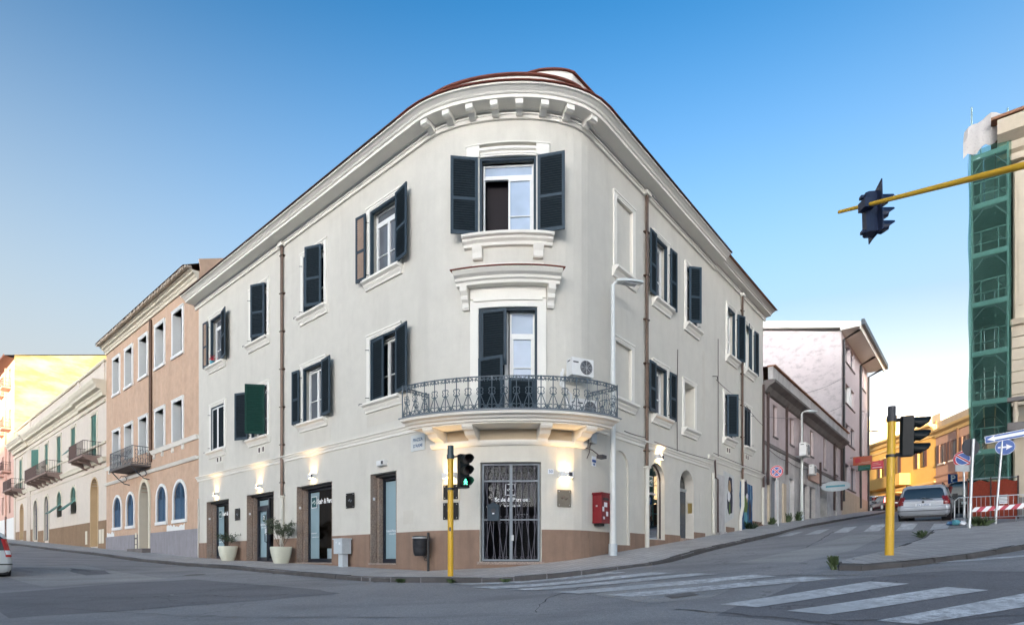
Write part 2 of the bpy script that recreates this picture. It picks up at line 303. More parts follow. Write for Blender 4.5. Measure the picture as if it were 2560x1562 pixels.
def wall(name, mat, parent, s0, s1, z0, z1, ops=(), FF=F, o=0.0, step=ssteps):
    """front sheet with real openings: ops = dicts s0,s1,z0,z1,d(epth),arch"""
    mb = MB(FF); cs = set(step(s0, s1))
    for p in ops: cs |= {p['s0'], p['s1']}
    cs = sorted(c for c in cs if s0 <= c <= s1); zs = sorted({z0, z1} | {z for p in ops for z in (p['z0'], p['z1']) if z0 < z < z1})
    for a, b in zip(cs, cs[1:]):
        if b-a < 1e-6: continue
        for c, d in zip(zs, zs[1:]):
            ms, mz = (a+b)/2, (c+d)/2
            if any(p['s0'] < ms < p['s1'] and p['z0'] < mz < p['z1'] for p in ops): continue
            mb.face([(a, o, c), (b, o, c), (b, o, d), (a, o, d)])
    for p in ops:
        a, b, c, d, dp = p['s0'], p['s1'], p['z0'], p['z1'], p.get('d', .25)
        r = (b-a)/2; m = (a+b)/2
        if p.get('arch'):
            k = p['arch']; zc = d-r*k; n = 14; arc = [(m+r*math.cos(math.pi*i/n), zc+r*k*math.sin(math.pi*i/n)) for i in range(n+1)]
            for (x1, y1), (x2, y2) in zip(arc, arc[1:]): mb.face([(x1, o, y1), (x2, o, y2), (x2, o, d), (x1, o, d)])
            mb.grid([[(x, o, y) for x, y in [(b, c)]+arc+[(a, c)]], [(x, o-dp, y) for x, y in [(b, c)]+arc+[(a, c)]]])
        else:
            nn = max(1, int((b-a)/.3)) if abs(m) < HT else 1; xs = [a+(b-a)*i/nn for i in range(nn+1)]
            mb.grid([[(x, o, d) for x in xs], [(x, o-dp, d) for x in xs]])
            mb.face([(a, o, c), (a, o, d), (a, o-dp, d), (a, o-dp, c)]); mb.face([(b, o, c), (b, o, d), (b, o-dp, d), (b, o-dp, c)])
        mb.face([(a, o, c), (b, o, c), (b, o-dp, c), (a, o-dp, c)])
    return mb.build(name, mat, parent)
def band(mb, s0, s1, o, z0, z1, o0=0.0): mb.sweep([(o0, z0), (o, z0), (o, z1), (o0, z1)], ssteps(s0, s1)); return mb
def sillprof(z, p=.24, h=.3): return [(0, z-h), (.06, z-h), (.07, z-h*.8), (.13, z-h*.55), (.14, z-h*.42), (p-.03, z-h*.3), (p, z-h*.25), (p, z), (0, z)]
# ------------------------------------------------------------------ ground: a sloping piazza with two rising streets
def LP(u, o=0): p = F(sl(u), o, 0); return p.x, p.y
def RP(u, o=0): p = F(sr(u), o, 0); return p.x, p.y
CP = [(0, 0, -1.6), (-5, 4, -1.55), (6, 4, -.95)]
for u in (.5, 4, 9, 13, 18, 26, 34, 50, 68, 85):
    CP.append((*LP(u, 2.6), kZ(sl(u))-.125))
    if u > 12: CP.append((*LP(u, 8.5), zL(u)-.35))
CP.append((*LP(12.3, 8.2), -.52))
for a, y, z in ((-1.6, 14.6, -.52), (.2, 14.45, -.515), (1.8, 14.6, -.36), (2.9, 15.0, -.16)): CP.append((a, y, z))
for u in (.5, 3.6, 7, 12, 18, 26, 38, 47, 60, 75):
    CP.append((*RP(u, 2.3), kZ(sr(u))-.12))
    if u > 10: CP.append((*RP(u, 7.5), zR(u)-.02))
CP += [(16.5, 23.2, 1.6), (15.65, 23.2, 1.6), (17.5, 23.2, 1.66), (7, 12, -.05), (8.2, 12.7, .0), (11.6, 13.2, .28), (20, 16, 1.1), (5, 8, -.7), (-60, 10, .3), (-30, 5, -.9),
       (0, -40, -2.2), (-70, -40, -1), (60, -30, 1.0), (60, 15, 3), (100, 10, 5), (10, -10, -1.4), (25, 3, .6)]
CP = np.array(CP)
def tps():
    n = len(CP); A = np.zeros((n+3, n+3)); b = np.zeros(n+3)
    d = np.hypot(CP[:, None, 0]-CP[None, :, 0], CP[:, None, 1]-CP[None, :, 1])
    A[:n, :n] = d*d*np.log(d+1e-9)+np.eye(n)*2.0; A[:n, n] = 1; A[:n, n+1:] = CP[:, :2]; A[n, :n] = 1; A[n+1:, :n] = CP[:, :2].T; b[:n] = CP[:, 2]
    return np.linalg.solve(A, b)
WT = tps()
def g(x, y):
    d = np.hypot(CP[:, 0]-x, CP[:, 1]-y)
    z = float((WT[:-3]*d*d*np.log(d+1e-9)).sum()+WT[-3]+WT[-2]*x+WT[-1]*y)
    return max(-3.5, min(9.0, z))
KP = [F(s, kO(s), 0) for s in np.linspace(sl(95), sr(90), 900)]
KX = np.array([(p.x, p.y) for p in KP])
def inside(x, y):                                             # signed distance behind the kerb line (positive under the block)
    d = np.hypot(KX[:, 0]-x, KX[:, 1]-y); i = int(d.argmin()); a, b = KX[max(0, i-1)], KX[min(len(KX)-1, i+1)]
    t = b-a; c = t[0]*(y-a[1])-t[1]*(x-a[0]); return d[i] if c > 0 else -d[i]
def lin(a, b, st): n = max(1, int(round((b-a)/st))); return [a+(b-a)*i/n for i in range(n)]
gx = lin(-400, -120, 70)+lin(-120, -40, 4)+lin(-40, 34, .7)+lin(34, 110, 4)+lin(110, 401, 70)
gy = lin(-400, -100, 60)+lin(-100, 0, 5)+lin(0, 60, .7)+lin(60, 120, 3)+lin(120, 401, 70)
mb = MB()
mb.grid([[(x, y, g(x, y)-(1.2 if inside(x, y) > .75 else 0)) for x in gx] for y in gy])
road = mb.build('road', 'asphalt', smooth=True, kind='structure')
for p in road.data.polygons: p.use_smooth = True
# pavement with kerb
ss = sorted(set(ssteps(sl(95), sr(90), .25)) | {sl(i*1.5) for i in range(64)} | {sr(i*1.5) for i in range(60)})
mb = MB(F); mb.grid([[(s, o, zW(s)+(kZ(s)-zW(s))*max(0, o)/(kO(s)-.16)) for o in (-.4, 0, .6, 1.2, 1.8, kO(s)-.16)] for s in ss])
side = mb.build('sidewalk', 'pave', kind='structure')
rest = MB(F); s = sl(95)
kerb = thing('kerb', None, None); kerb['kind'] = 'structure'
km = {}
while s < sr(90):
    L = 1.0 if abs(s) > HT+1 else .55
    e = s+L; near = sl(26) < s < sr(30)
    mb = MB(F) if near else rest; j = random.uniform(-.012, .012); tt = random.uniform(-.008, .008); gp = .012
    xs = [s+gp, (s+e)/2, e-gp]
    mb.sweep_k = [[(x, kO(x)-.15, kZ(x)-.4), (x, kO(x)+tt, kZ(x)-.4), (x, kO(x)+tt, kZ(x)-.03+j), (x, kO(x)-.025+tt, kZ(x)+j), (x, kO(x)-.15, kZ(x)+j)] for x in xs]
    ids = mb.grid(mb.sweep_k, True); mb.f.append(ids[0][::-1]); mb.f.append(ids[-1])
    if near: mb.build('kerb_stone', 'kerb', kerb)
    s = e
rest.build('kerb_run', 'kerb', kerb, kind='stuff')
fill = MB(F); fill.grid([[(s, kO(s)-.17, kZ(s)-.012), (s, kO(s)-.01, kZ(s)-.012), (s, kO(s)-.01, kZ(s)-.3)] for s in ss]); fill.build('kerb_joint', 'asphalt2', kerb)
# dust and dirt strip in the gutter
def sheet(name, mat, poly, lift=.004, n=6, kind='structure'):
    """flat patch draped on the road from a quad (4 corners)"""
    mb = MB(); a, b, c, d = [Vector((*p, 0)) for p in poly]; rows = []
    for i in range(n+1):
        l, r = a.lerp(d, i/n), b.lerp(c, i/n); rows.append([(q.x, q.y, g(q.x, q.y)+lift) for q in (l.lerp(r, j/n) for j in range(n+1))])
    mb.grid(rows); return mb.build(name, mat, kind=kind)
def fan(name, mat, poly, lift=.004, sub=4):
    c = Vector((sum(p[0] for p in poly)/len(poly), sum(p[1] for p in poly)/len(poly), 0)); mb = MB(); rows = []
    pp = []
    for a, b in zip(poly, poly[1:]+poly[:1]):
        for k in range(4): pp.append(Vector((a[0]+(b[0]-a[0])*k/4+random.uniform(-.06, .06), a[1]+(b[1]-a[1])*k/4+random.uniform(-.06, .06), 0)))
    for i in range(sub+1): rows.append([(q.x, q.y, g(q.x, q.y)+lift) for q in (c.lerp(p, max(.02, i/sub)) for p in pp)])
    mb.grid(rows, True); return mb.build(name, mat, kind='structure')
fan('road_patch', 'asphalt2', [(-13.6, 14.6), (-11.6, 17.17), (-9.71, 17.8), (-4.66, 14.08), (-3.9, 13.3), (-5.57, 12.62), (-7.24, 11.94), (-9.6, 11.0)])
fan('road_patch', 'asphalt3', [(-20.5, 22.2), (-18.2, 24.5), (-14.0, 21.0), (-10.8, 18.2), (-13.4, 16.6)])
fan('road_patch', 'asphalt2', [(-17.2, 22.6), (-15.4, 21.9), (-14.2, 20.6), (-14.8, 20.2), (-16.4, 21.5)], .008)
fan('road_patch', 'asphalt2', [(3.0, 8.6), (5.2, 10.4), (8.0, 10.5), (9.6, 9.2), (7.4, 7.2), (5.0, 6.4)], .003)
fan('road_patch', 'asphalt3', [(5.6, 14.6), (8.4, 17.2), (12.6, 21.5), (13.2, 20.4), (9.4, 16.0), (6.6, 13.4)], .003)
fan('road_patch', 'asphalt3', [(1.6, 11.2), (2.6, 12.4), (4.6, 11.2), (3.4, 9.9), (2.4, 9.8)], .0065)
STR = [((-1.63, 14.31), (-1.01, 14.09), (2.79, 14.18), (2.44, 14.58)), ((-.98, 13.62), (-.4, 13.12), (3.7, 13.17), (3.26, 13.68)), ((-.09, 12.92), (.46, 12.43), (4.39, 12.34), (3.98, 12.80)),
       ((.82, 11.97), (1.34, 11.45), (5.16, 11.29), (4.89, 11.77)), ((1.76, 11.05), (2.21, 10.56), (5.9, 10.5), (5.53, 10.95)), ((3.32, 9.26), (3.74, 8.84), (6.55, 9.56), (6.17, 10.0)),
       ((4.0, 8.45), (4.38, 8.03), (7.09, 8.63), (6.81, 9.08)), ((4.71, 7.49), (5.0, 7.14), (7.75, 7.75), (7.32, 8.25)), ((5.4, 6.65), (5.75, 6.2), (8.4, 6.85), (8.0, 7.35))]
for i, q in enumerate(STR): sheet('crosswalk_stripe', 'rpaint2' if i in (2, 3, 4) else 'rpaint', q, .012)
for q in (((8.43, 11.85), (8.34, 11.6), (11.6, 11.9), (11.7, 12.15)),): sheet('road_line', 'rpaint', q, .012)
cw = [F(sr(12.8), 2.75, 0)+(dR*0)]
for k in range(7):                                            # far crossing in front of the silver car
    u0, o0 = 10.4, 2.7+k*1.02
    q = [F(sr(u0), o0, 0), F(sr(u0), o0+.5, 0), F(sr(u0+2.1), o0+.5, 0), F(sr(u0+2.1), o0, 0)]
    sheet('crosswalk_stripe', 'rpaint2', [(p.x, p.y) for p in q], .012, 3)
def crack(pts, wd=.022):
    mb = MB(); rows = []
    for (x0, y0), (x1, y1) in zip(pts, pts[1:]):
        for k in range(8):
            x, y = x0+(x1-x0)*k/8+random.uniform(-.05, .05), y0+(y1-y0)*k/8+random.uniform(-.05, .05); e = wd*random.uniform(.3, 1.2); rows.append([(x-e, y-e, g(x, y)+.0105), (x+e, y+e, g(x, y)+.0105)])
    mb.grid(rows); return mb.build('road_crack', 'tar', kind='structure')
crack([(4.2, 7.7), (5.6, 7.2), (6.8, 7.1), (8.2, 7.6)]); crack([(2.6, 9.2), (3.6, 8.2), (4.4, 7.2), (4.9, 6.0)]); crack([(-7.5, 13.9), (-6.3, 13.3), (-5.0, 13.5)]); crack([(-16.9, 22.3), (-15.2, 21.2), (-13.8, 20.6)], .035); crack([(7.6, 9.9), (6.0, 10.9), (4.6, 12.0)]); crack([(-9.5, 12.2), (-6.0, 10.8), (-2.0, 10.0), (1.0, 9.4)], .015); crack([(1.5, 12.4), (.6, 11.0), (.4, 9.6)], .015); crack([(9.0, 17.8), (11.2, 20.9), (13.0, 23.4)], .03)
def manhole(x, y, r, mat='darkstone', sq=True, a=.2):
    mb = MB(); ca, sa = math.cos(a), math.sin(a); P = [(-r, -r*.6), (r, -r*.6), (r, r*.6), (-r, r*.6)]
    mb.face([(x+p*ca-q*sa, y+p*sa+q*ca, g(x+p*ca-q*sa, y+p*sa+q*ca)+.016) for p, q in P]); return mb.build('drain_cover', mat, kind='structure')
manhole(3.0, 10.27, .26); manhole(-10.5, 19.2, .3, 'darkstone')
# island between the two carriageways
ISL = [(6.42, 11.4), (6.7, 11.12), (7.58, 11.25), (8.49, 11.62), (9.46, 12.04), (11.48, 13.01), (15.6, 14.8), (19.5, 16.6), (22, 19.0), (19.6, 20.6), (16.6, 20.0), (14.2, 19.6), (11.9, 16.9), (9.3, 14.3), (7.5, 12.7), (6.6, 11.75)]
def gi(x, y): return g(x, y)+.12
isl = MB(); ic = Vector((13.5, 15.8, 0)); rows = []
dense = []
for a, b in zip(ISL, ISL[1:]+ISL[:1]):
    for k in range(4): dense.append(Vector((a[0]+(b[0]-a[0])*k/4, a[1]+(b[1]-a[1])*k/4, 0)))
for i in range(9): rows.append([(q.x, q.y, gi(q.x, q.y)) for q in (ic.lerp(p+(ic-p).normalized()*.13, max(.02, i/8)) for p in dense)])
isl.grid(rows, True); isl.build('island_pavement', 'pave2', kind='structure')
ik = thing('island_kerb', None, None); ik['kind'] = 'structure'
per = []
for a, b in zip(ISL, ISL[1:]+ISL[:1]):
    L = (Vector(b)-Vector(a)).length; n = max(1, int(round(L/.9)))
    for k in range(n): per.append((Vector((*a, 0)).lerp(Vector((*b, 0)), k/n), Vector((*a, 0)).lerp(Vector((*b, 0)), (k+1)/n)))
for i, (a, b) in enumerate(per):
    t = (b-a).normalized(); nn = Vector((-t.y, t.x, 0)); j = random.uniform(-.03, .015); bad = 1 < i < 9; kk = random.uniform(-.05, .02) if bad else 0
    A, B = a+t*.01, b-t*.01; mb = MB(); rows = []
    for p in (A, (A+B)/2, B):
        q = p+nn*.15; e = random.uniform(-.035, .01) if bad else 0; p = p+nn*(random.uniform(0, .04) if bad else 0)
        rows.append([(q.x, q.y, g(q.x, q.y)-.2), (p.x, p.y, g(p.x, p.y)-.2), (p.x, p.y, gi(p.x, p.y)-.03+j+kk+e), (p.x+nn.x*.03, p.y+nn.y*.03, gi(p.x, p.y)+j*.4+e), (q.x, q.y, gi(q.x, q.y)+j*.3)])
    ids = mb.grid(rows, True); mb.f.append(ids[0][::-1]); mb.f.append(ids[-1]); mb.build('kerb_stone', 'kerb', ik)
# far pavement along the right-hand side of the rising street
mb = MB(F); mb.grid([[(sr(u), o, zR(u)+(.1 if o < 20 else .2)) for o in (8.75, 9.2, 10.4, 14, 24)] for u in np.linspace(15.5, 60, 40)]+[]); mb.build('far_pavement', 'pave', kind='structure')
mb = MB(F); mb.grid([[(sr(u), 8.75, zR(u)-.4), (sr(u), 8.75, zR(u)+.1)] for u in np.linspace(15.5, 60, 40)]); mb.build('far_kerb', 'kerb', kind='structure')
def weed(x, y, z, r, h, n, mat='leaf', cat='weeds', label=None):
    mb = MB()
    for i in range(n):
        a = random.uniform(0, 6.28); d = random.uniform(0, r); bx, by = x+d*math.cos(a)*.5, y+d*math.sin(a)*.5
        tx, ty, tz = bx+random.uniform(-1, 1)*r*.7, by+random.uniform(-1, 1)*r*.7, z+h*random.uniform(.4, 1); wd = random.uniform(.012, .03)
        mb.face([(bx, by, z-.02), (bx+wd, by, z+h*.2), (tx, ty, tz)]); mb.face([((bx+tx)/2, (by+ty)/2, (z+tz)/2), ((bx+tx)/2+wd*2, (by+ty)/2+wd, (z+tz)/2+.02), (tx+wd, ty+wd, tz+.01), (tx-wd, ty, tz)])
    o = mb.build('weeds', mat); return tag(o, label, cat)
for s_, n_, lb in ((-.85, 40, 'green weeds sprouting at the kerb right of the yellow traffic light pole'), (-1.75, 26, 'small weed in the gutter left of the yellow traffic light pole'), (.1, 22, 'dry tuft of weeds in the gutter below the iron gate')):
    p = F(s_, kO(s_)+.05, kZ(s_)-.13); weed(p.x, p.y, p.z, .17, .10, n_, label=lb)
weed(6.38, 11.5, g(6.38, 11.5), .11, .28, 40, label='leafy weed growing at the tip of the broken island kerb')
weed(15.9, 19.7, gi(15.9, 19.7), .45, .34, 130, label='green weed bush at the foot of the leaning sign posts')
weed(12.9, 18.2, gi(12.9, 18.2)-.1, .3, .22, 60, label='low weeds on the far kerb of the island')
# ------------------------------------------------------------------ shutters, windows
_sh = {}
def leaf_mesh(wd, h, frame, slat, mid=.46, arch=0):
    k = (round(wd, 2), round(h, 2), frame, slat, arch)
    if k in _sh: return _sh[k]
    a = MB(); st, t = min(.085, wd*.16), .022
    def bar(x0, x1, z0, z1): a.box(x0, x1, -t, t, z0, z1)
    top = lambda x: h if not arch else h-wd*1.0+wd*math.sqrt(max(0, 1-((wd-x)/wd)**2))      # quarter arch, high side at x = wd
    if arch:
        n = 8; xs = [wd*i/n for i in range(n+1)]
        for x0, x1 in zip(xs, xs[1:]):
            P = [(x0, max(0, top(x0)-.1)), (x1, top(x1)-.1), (x1, top(x1)), (x0, top(x0))]; a.prism(P, -t, t)
        bar(0, st, 0, top(0)); bar(wd-st, wd, 0, h-.02)
    else: bar(0, st, 0, h); bar(wd-st, wd, 0, h); bar(st, wd-st, h-.085, h)
    bar(st, wd-st, 0, .11)
    if mid: bar(st, wd-st, h*mid-.045, h*mid+.045)
    b = MB(); z = .13
    while z < h-.11:
        if not (mid and abs(z+.02-h*mid) < .065):
            x0 = st
            if arch:
                while top(x0) < z+.14 and x0 < wd-st-.05: x0 += .03
            b.grid([[(x, -.02, z), (x, -.012, z-.008), (x, .018, z+.03), (x, .01, z+.038)] for x in (x0, wd-st)], True)
        z += .07
    if mid is None: pass
    b.box(st*.9, wd-st*.9, -.0015, .0015, .1, (h-.09) if not arch else h-wd)
    _sh[k] = (a.mesh('shutter', frame), b.mesh('slats', slat)); return _sh[k]
def shutter(root, s, z, wd, h, side, phi, frame='shut', slat='slat', mid=.46, o=.06, arch=0, VMf=VM, tilt=0, label=None):
    m1, m2 = leaf_mesh(wd, h, frame, slat, mid, arch)
    rot = RZ(-R_(phi)) if side == 'L' else RZ(math.pi+R_(phi))
    mw = VMf(s, o, z) @ rot
    if tilt: mw = mw @ Matrix.Rotation(R_(tilt), 4, 'Y')
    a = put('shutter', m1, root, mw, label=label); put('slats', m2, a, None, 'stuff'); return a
def win_unit(root, s, z, wd, h, dep=.24, pane='gdark', pane2=None, frame='white', open_=None, trans=.0, nb=2, VMf=VM, mid=.42, fr=.055):
    a = MB(); y = dep; wd2 = wd/2
    def bar(x0, x1, z0, z1, p=0): a.box(x0, x1, y-.05-p, y+.02, z0, z1)
    bar(-wd2, -wd2+fr, 0, h); bar(wd2-fr, wd2, 0, h); bar(-wd2+fr, wd2-fr, h-fr, h); bar(-wd2+fr, wd2-fr, 0, fr)
    ht = h-fr
    if trans: ht = h*(1-trans); bar(-wd2+fr, wd2-fr, ht-.05, ht+.06, .01)
    ed = [-wd2+fr+(wd-2*fr)*i/nb for i in range(nb+1)]
    for i in range(nb):
        x0, x1 = ed[i], ed[i+1]
        if i == open_: continue
        for q0, q1, r0, r1 in ((x0, x0+fr, fr, ht-.05), (x1-fr, x1, fr, ht-.05), (x0+fr, x1-fr, fr, fr*2.2), (x0+fr, x1-fr, ht-.05-fr, ht-.05)): bar(q0, q1, q0*0+r0, r1, .012)
        if mid: bar(x0+fr, x1-fr, ht*mid-.012, ht*mid+.012, .008)
    w_ = a.build('window_frame', frame, root, mw=VMf(s, 0, z))
    for i in range(nb):
        b = MB(); yy = y-.012 if i != open_ else y+.25
        b.face([(ed[i], yy, fr), (ed[i+1], yy, fr), (ed[i+1], yy, ht), (ed[i], yy, ht)])
        b.build('pane' if i != open_ else 'dark_room', 'inside' if i == open_ else (pane2 if (pane2 and i == nb-1) else pane), w_)
    if trans: b = MB(); b.face([(-wd2, y-.012, ht), (wd2, y-.012, ht), (wd2, y-.012, h), (-wd2, y-.012, h)]); b.build('pane', pane2 or pane, w_)
    return w_
def surround(root, s, zb, zt, wd, t=.19, o=.05, mat='trim', FF=F, sill=True, head=True, sp=.24, arch=0):
    mb = MB(FF); a, b = s-wd/2, s+wd/2
    n = 6 if abs(s) < HT else 1
    if arch:
        r, k = wd/2, arch; zc = zt-r*k; N = 14
        q = [(s+r*math.cos(math.pi*i/N), zc+r*k*math.sin(math.pi*i/N)) for i in range(N+1)]; Q = [(s+(r+t)*math.cos(math.pi*i/N), zc+(r*k+t)*math.sin(math.pi*i/N)) for i in range(N+1)]
        q = [(b, zb)]+q+[(a, zb)]; Q = [(b+t, zb)]+Q+[(a-t, zb)]
        mb.grid([[(x, o, z) for x, z in q], [(x, o, z) for x, z in Q], [(x, 0, z) for x, z in Q]]); mb.grid([[(x, o, z) for x, z in q], [(x, -.02, z) for x, z in q]])
    else:
        mb.box(a-t, a, 0, o, zb, zt, 1); mb.box(b, b+t, 0, o, zb, zt, 1); mb.box(a-t, b+t, 0, o, zt, zt+t, n)
        if head: mb.box(a-t-.015, b+t+.015, o, o+.025, zt+t-.06, zt+t-.002, n); mb.box(a, b, o, o+.015, zt+.05, zt+.09, n)
    mb.build('window_surround', mat, root)
    if sill:
        mb = MB(FF); ss_ = [a-t-.06+(wd+2*t+.12)*i/n for i in range(n+1)]
        mb.sweep(sillprof(zb, sp), ss_); mb.build('window_sill', mat, root)
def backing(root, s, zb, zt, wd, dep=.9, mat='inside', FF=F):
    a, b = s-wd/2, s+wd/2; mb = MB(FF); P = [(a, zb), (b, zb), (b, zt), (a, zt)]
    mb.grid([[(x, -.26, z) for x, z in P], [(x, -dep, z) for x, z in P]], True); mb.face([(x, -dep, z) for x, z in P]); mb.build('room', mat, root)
# ------------------------------------------------------------------ THE CORNER BUILDING
cb = thing('corner_building', 'pale grey three storey corner building with a rounded front, iron balcony and dark shutters', 'building')
UW = [(15.70, 'open', 178, 170), (11.27, 'ajar', 4, 22), (6.73, 'ajar', 4, 22), (2.28, 'open', 174, 170)]
LW = [(15.62, 'whitec', 2, 2), (11.24, 'green', 158, 50), (6.75, 'open', 176, 172), (2.27, 'half', 5, 170)]
wu, wz0, wz1, lz0, lz1 = 1.52, 9.58, 11.92, 5.38, 7.56
opsL = []
for u, *_ in UW: opsL.append(dict(s0=sl(u)-wu/2, s1=sl(u)+wu/2, z0=wz0, z1=wz1, d=.26))
for u, *_ in LW: opsL.append(dict(s0=sl(u)-wu/2, s1=sl(u)+wu/2, z0=lz0, z1=lz1, d=.26))
DO = [(14.38, 16.99, .15), (9.95, 12.5, .0), (5.45, 8.05, -.03), (1.6, 3.05, -.05)]
for a, b, z in DO: opsL.append(dict(s0=sl(b), s1=sl(a), z0=z, z1=2.97, d=.24))
wall('wall', 'wall', cb, sl(18.0), -HT, -1.5, 12.95, opsL)
opsT = [dict(s0=-.83, s1=.83, z0=9.54, z1=11.86, d=.28), dict(s0=-.86, s1=.86, z0=4.18, z1=7.44, d=.3), dict(s0=-.82, s1=.98, z0=0.0, z1=2.92, d=.3)]
wall('wall', 'wall', cb, -HT, HT, -1.5, 12.95, opsT)
RU = [(5.1, 178, 178), (7.95, 40, 0)]; RM = [(5.05, 178, 178)]
rw = 1.06
opsR = [dict(s0=sr(u)-rw/2, s1=sr(u)+rw/2, z0=9.58, z1=11.92, d=.26) for u, *_ in RU]+[dict(s0=sr(5.05)-rw/2, s1=sr(5.05)+rw/2, z0=5.34, z1=7.22, d=.26)]
opsR += [dict(s0=sr(2.28)-.55, s1=sr(2.28)+.55, z0=9.58, z1=11.92, d=.07), dict(s0=sr(2.2)-.55, s1=sr(2.2)+.55, z0=5.34, z1=7.22, d=.07), dict(s0=sr(7.72)-.52, s1=sr(7.72)+.52, z0=5.34, z1=7.2, d=.5)]
opsR += [dict(s0=sr(1.45), s1=sr(2.6), z0=.56, z1=3.68, d=.07, arch=1), dict(s0=sr(4.08), s1=sr(5.42), z0=.82, z1=3.62, d=.17, arch=1), dict(s0=sr(6.83), s1=sr(8.2), z0=.9, z1=3.70, d=.36, arch=1)]
wall('wall', 'wall', cb, HT, sr(10.55), -1.5, 12.95, opsR)
WU = [(12.68, 0, 160), (15.28, 0, 176)]; WMs = [(12.3, 48, 0), (15.0, 4, 4)]
opsW = [dict(s0=sr(u)-rw/2, s1=sr(u)+rw/2, z0=9.6, z1=11.9, d=.26) for u, *_ in WU]+[dict(s0=sr(u)-rw/2, s1=sr(u)+rw/2, z0=5.72, z1=7.74, d=.26) for u, *_ in WMs]
wall('wall', 'wall', cb, sr(10.55), sr(17.7), -1.5, 13.1, opsW)
# recess backs of the blind windows and arches
mb = MB(F)
for u, z0, z1, d in ((2.28, 9.58, 11.92, .07), (2.2, 5.34, 7.22, .07)): mb.face([(sr(u)-.55, -d, z0), (sr(u)+.55, -d, z0), (sr(u)+.55, -d, z1), (sr(u)-.55, -d, z1)])
mb.face([(sr(1.4), -.07, .5), (sr(2.65), -.07, .5), (sr(2.65), -.07, 3.7), (sr(1.4), -.07, 3.7)]); mb.each('blind_panel', 'wall', cb)
mb = MB(F); mb.face([(sr(7.2), -.5, 5.34), (sr(8.24), -.5, 5.34), (sr(8.24), -.5, 7.2), (sr(7.2), -.5, 7.2)]); mb.build('blind_panel', 'trim', cb)
# end wall, back walls, roof
mb = MB(); e0, e1, h0, h1 = F(sl(18), 0, 0), F(sl(18), -11, 0), F(sr(17.7), 0, 0), F(sr(17.7), -11, 0); mid = Vector((-1.5, 36, 0))
for a, b in ((e0, e1), (e1, mid), (mid, h1), (h1, h0)): mb.face([(a.x, a.y, -1.5), (b.x, b.y, -1.5), (b.x, b.y, 13.4), (a.x, a.y, 13.4)])
mb.build('back_wall', 'wall', cb)
rs = ssteps(sl(18.3), sr(17.9)); mb = MB(F)
mb.grid([[(s, .72, 13.42), (s, -.4, 13.66)] for s in rs]); mb.build('roof', 'roof', cb)
mb = MB(); c = Vector((-.3, 27.5, 15.6)); ring = [F(s, -.4, 13.66) for s in rs]
for a, b in zip(ring, ring[1:]): mb.face([a, b, tuple(c)])
mb.face([ring[0], tuple(c), (e1.x, e1.y, 13.4)]); mb.face([ring[-1], tuple(c), (h1.x, h1.y, 13.4)]); mb.face([tuple(c), (e1.x, e1.y, 13.4), (mid.x, mid.y, 13.4)]); mb.face([tuple(c), (h1.x, h1.y, 13.4), (mid.x, mid.y, 13.4)])
mb.build('roof', 'roof', cb)
def cornice(sa, sb, z, p, scale=1.0):
    k = scale
    mb = MB(F); band(mb, sa, sb, .07, z, z+.13*k); band(mb, sa, sb, .10, z+.13*k, z+.19*k); mb.build('frieze_moulding', 'trim', cb)
    prof = [(0, z+.25*k), (.12, z+.25*k), (.14, z+.28*k), (p-.24, z+.29*k), (p-.24, z+.40*k), (p-.2, z+.42*k), (p-.17, z+.47*k), (p-.08, z+.54*k), (p-.02, z+.56*k), (p-.02, z+.62*k), (0, z+.62*k)]
    mb = MB(F); mb.sweep(prof, ssteps(sa, sb)); mb.build('cornice', 'trim', cb)
    for e0, e1, m_ in ((sa, max(sa, -HT-.6), 'eavesd'), (max(sa, -HT-.6), min(sb, HT+.4), 'redcap'), (max(sa, min(sb, HT+.4)), sb, 'eavesd')):
        if e1-e0 > .05: mb = MB(F); mb.sweep([(p-.3, z+.622*k), (p+.04, z+.622*k), (p+.04, z+.655*k), (p-.3, z+.72*k)], ssteps(e0, e1)); mb.build('eaves_edge', m_, cb)
cornice(sl(18.32), sr(10.5), 12.93, .78, .82)
cornice(sr(10.5), sr(17.95), 13.03, .60, .72)
for i in range(8):                                            # consoles under the round part
    s = -HT*.9+HT*1.8*i/7; mb = MB(F); wd = .1
    mb.sweep([(.1, 13.165), (.5, 13.165), (.5, 13.03), (.44, 13.0), (.36, 13.035), (.28, 13.05), (.16, 12.97), (.10, 12.96)], [s-wd, s+wd]); mb.build('console', 'trim', cb)
mb = MB(F); mb.grid([[(s, -.15, 13.4), (s, -.15, 14.34)] for s in ssteps(-HT-.1, HT+.1)]); mb.box(-HT-.15, -HT-.1, -1.5, -.15, 13.4, 14.34); mb.build('attic_wall', 'trim', cb)
mb = MB(F); mb.sweep([(-.6, 14.342), (-.06, 14.342), (-.06, 14.385), (-.6, 14.46)], ssteps(-HT-.2, HT+.2)); mb.build('attic_coping', 'redcap', cb)
A2 = lambda s: itp(s, [-.9, .0, 1.05, HT, sr(1.9), sr(5)], [-1.9, -1.35, -.95, -.55, -.4, -.4])
mb = MB(F); mb.grid([[(s, A2(s), 13.5), (s, A2(s), 15.16)] for s in ssteps(-.9, sr(4.2))]); mb.build('attic_wall', 'trim', cb)
mb = MB(F); mb.grid([[(s, A2(s)-.5, 15.162), (s, A2(s)+.08, 15.162), (s, A2(s)+.08, 15.2), (s, A2(s)-.5, 15.26)] for s in ssteps(-1.0, sr(4.3))], True); mb.build('attic_coping', 'redcap', cb)
mb = MB(F); mb.grid([[(s, A2(s)-.45, 15.25), (s, A2(s)-1.6, 13.8)] for s in ssteps(-.9, sr(4.2))]); mb.grid([[(s, -.5, 14.44), (s, -1.55, 13.9)] for s in ssteps(-HT-.1, HT+.1)]); mb.build('roof', 'roof', cb)
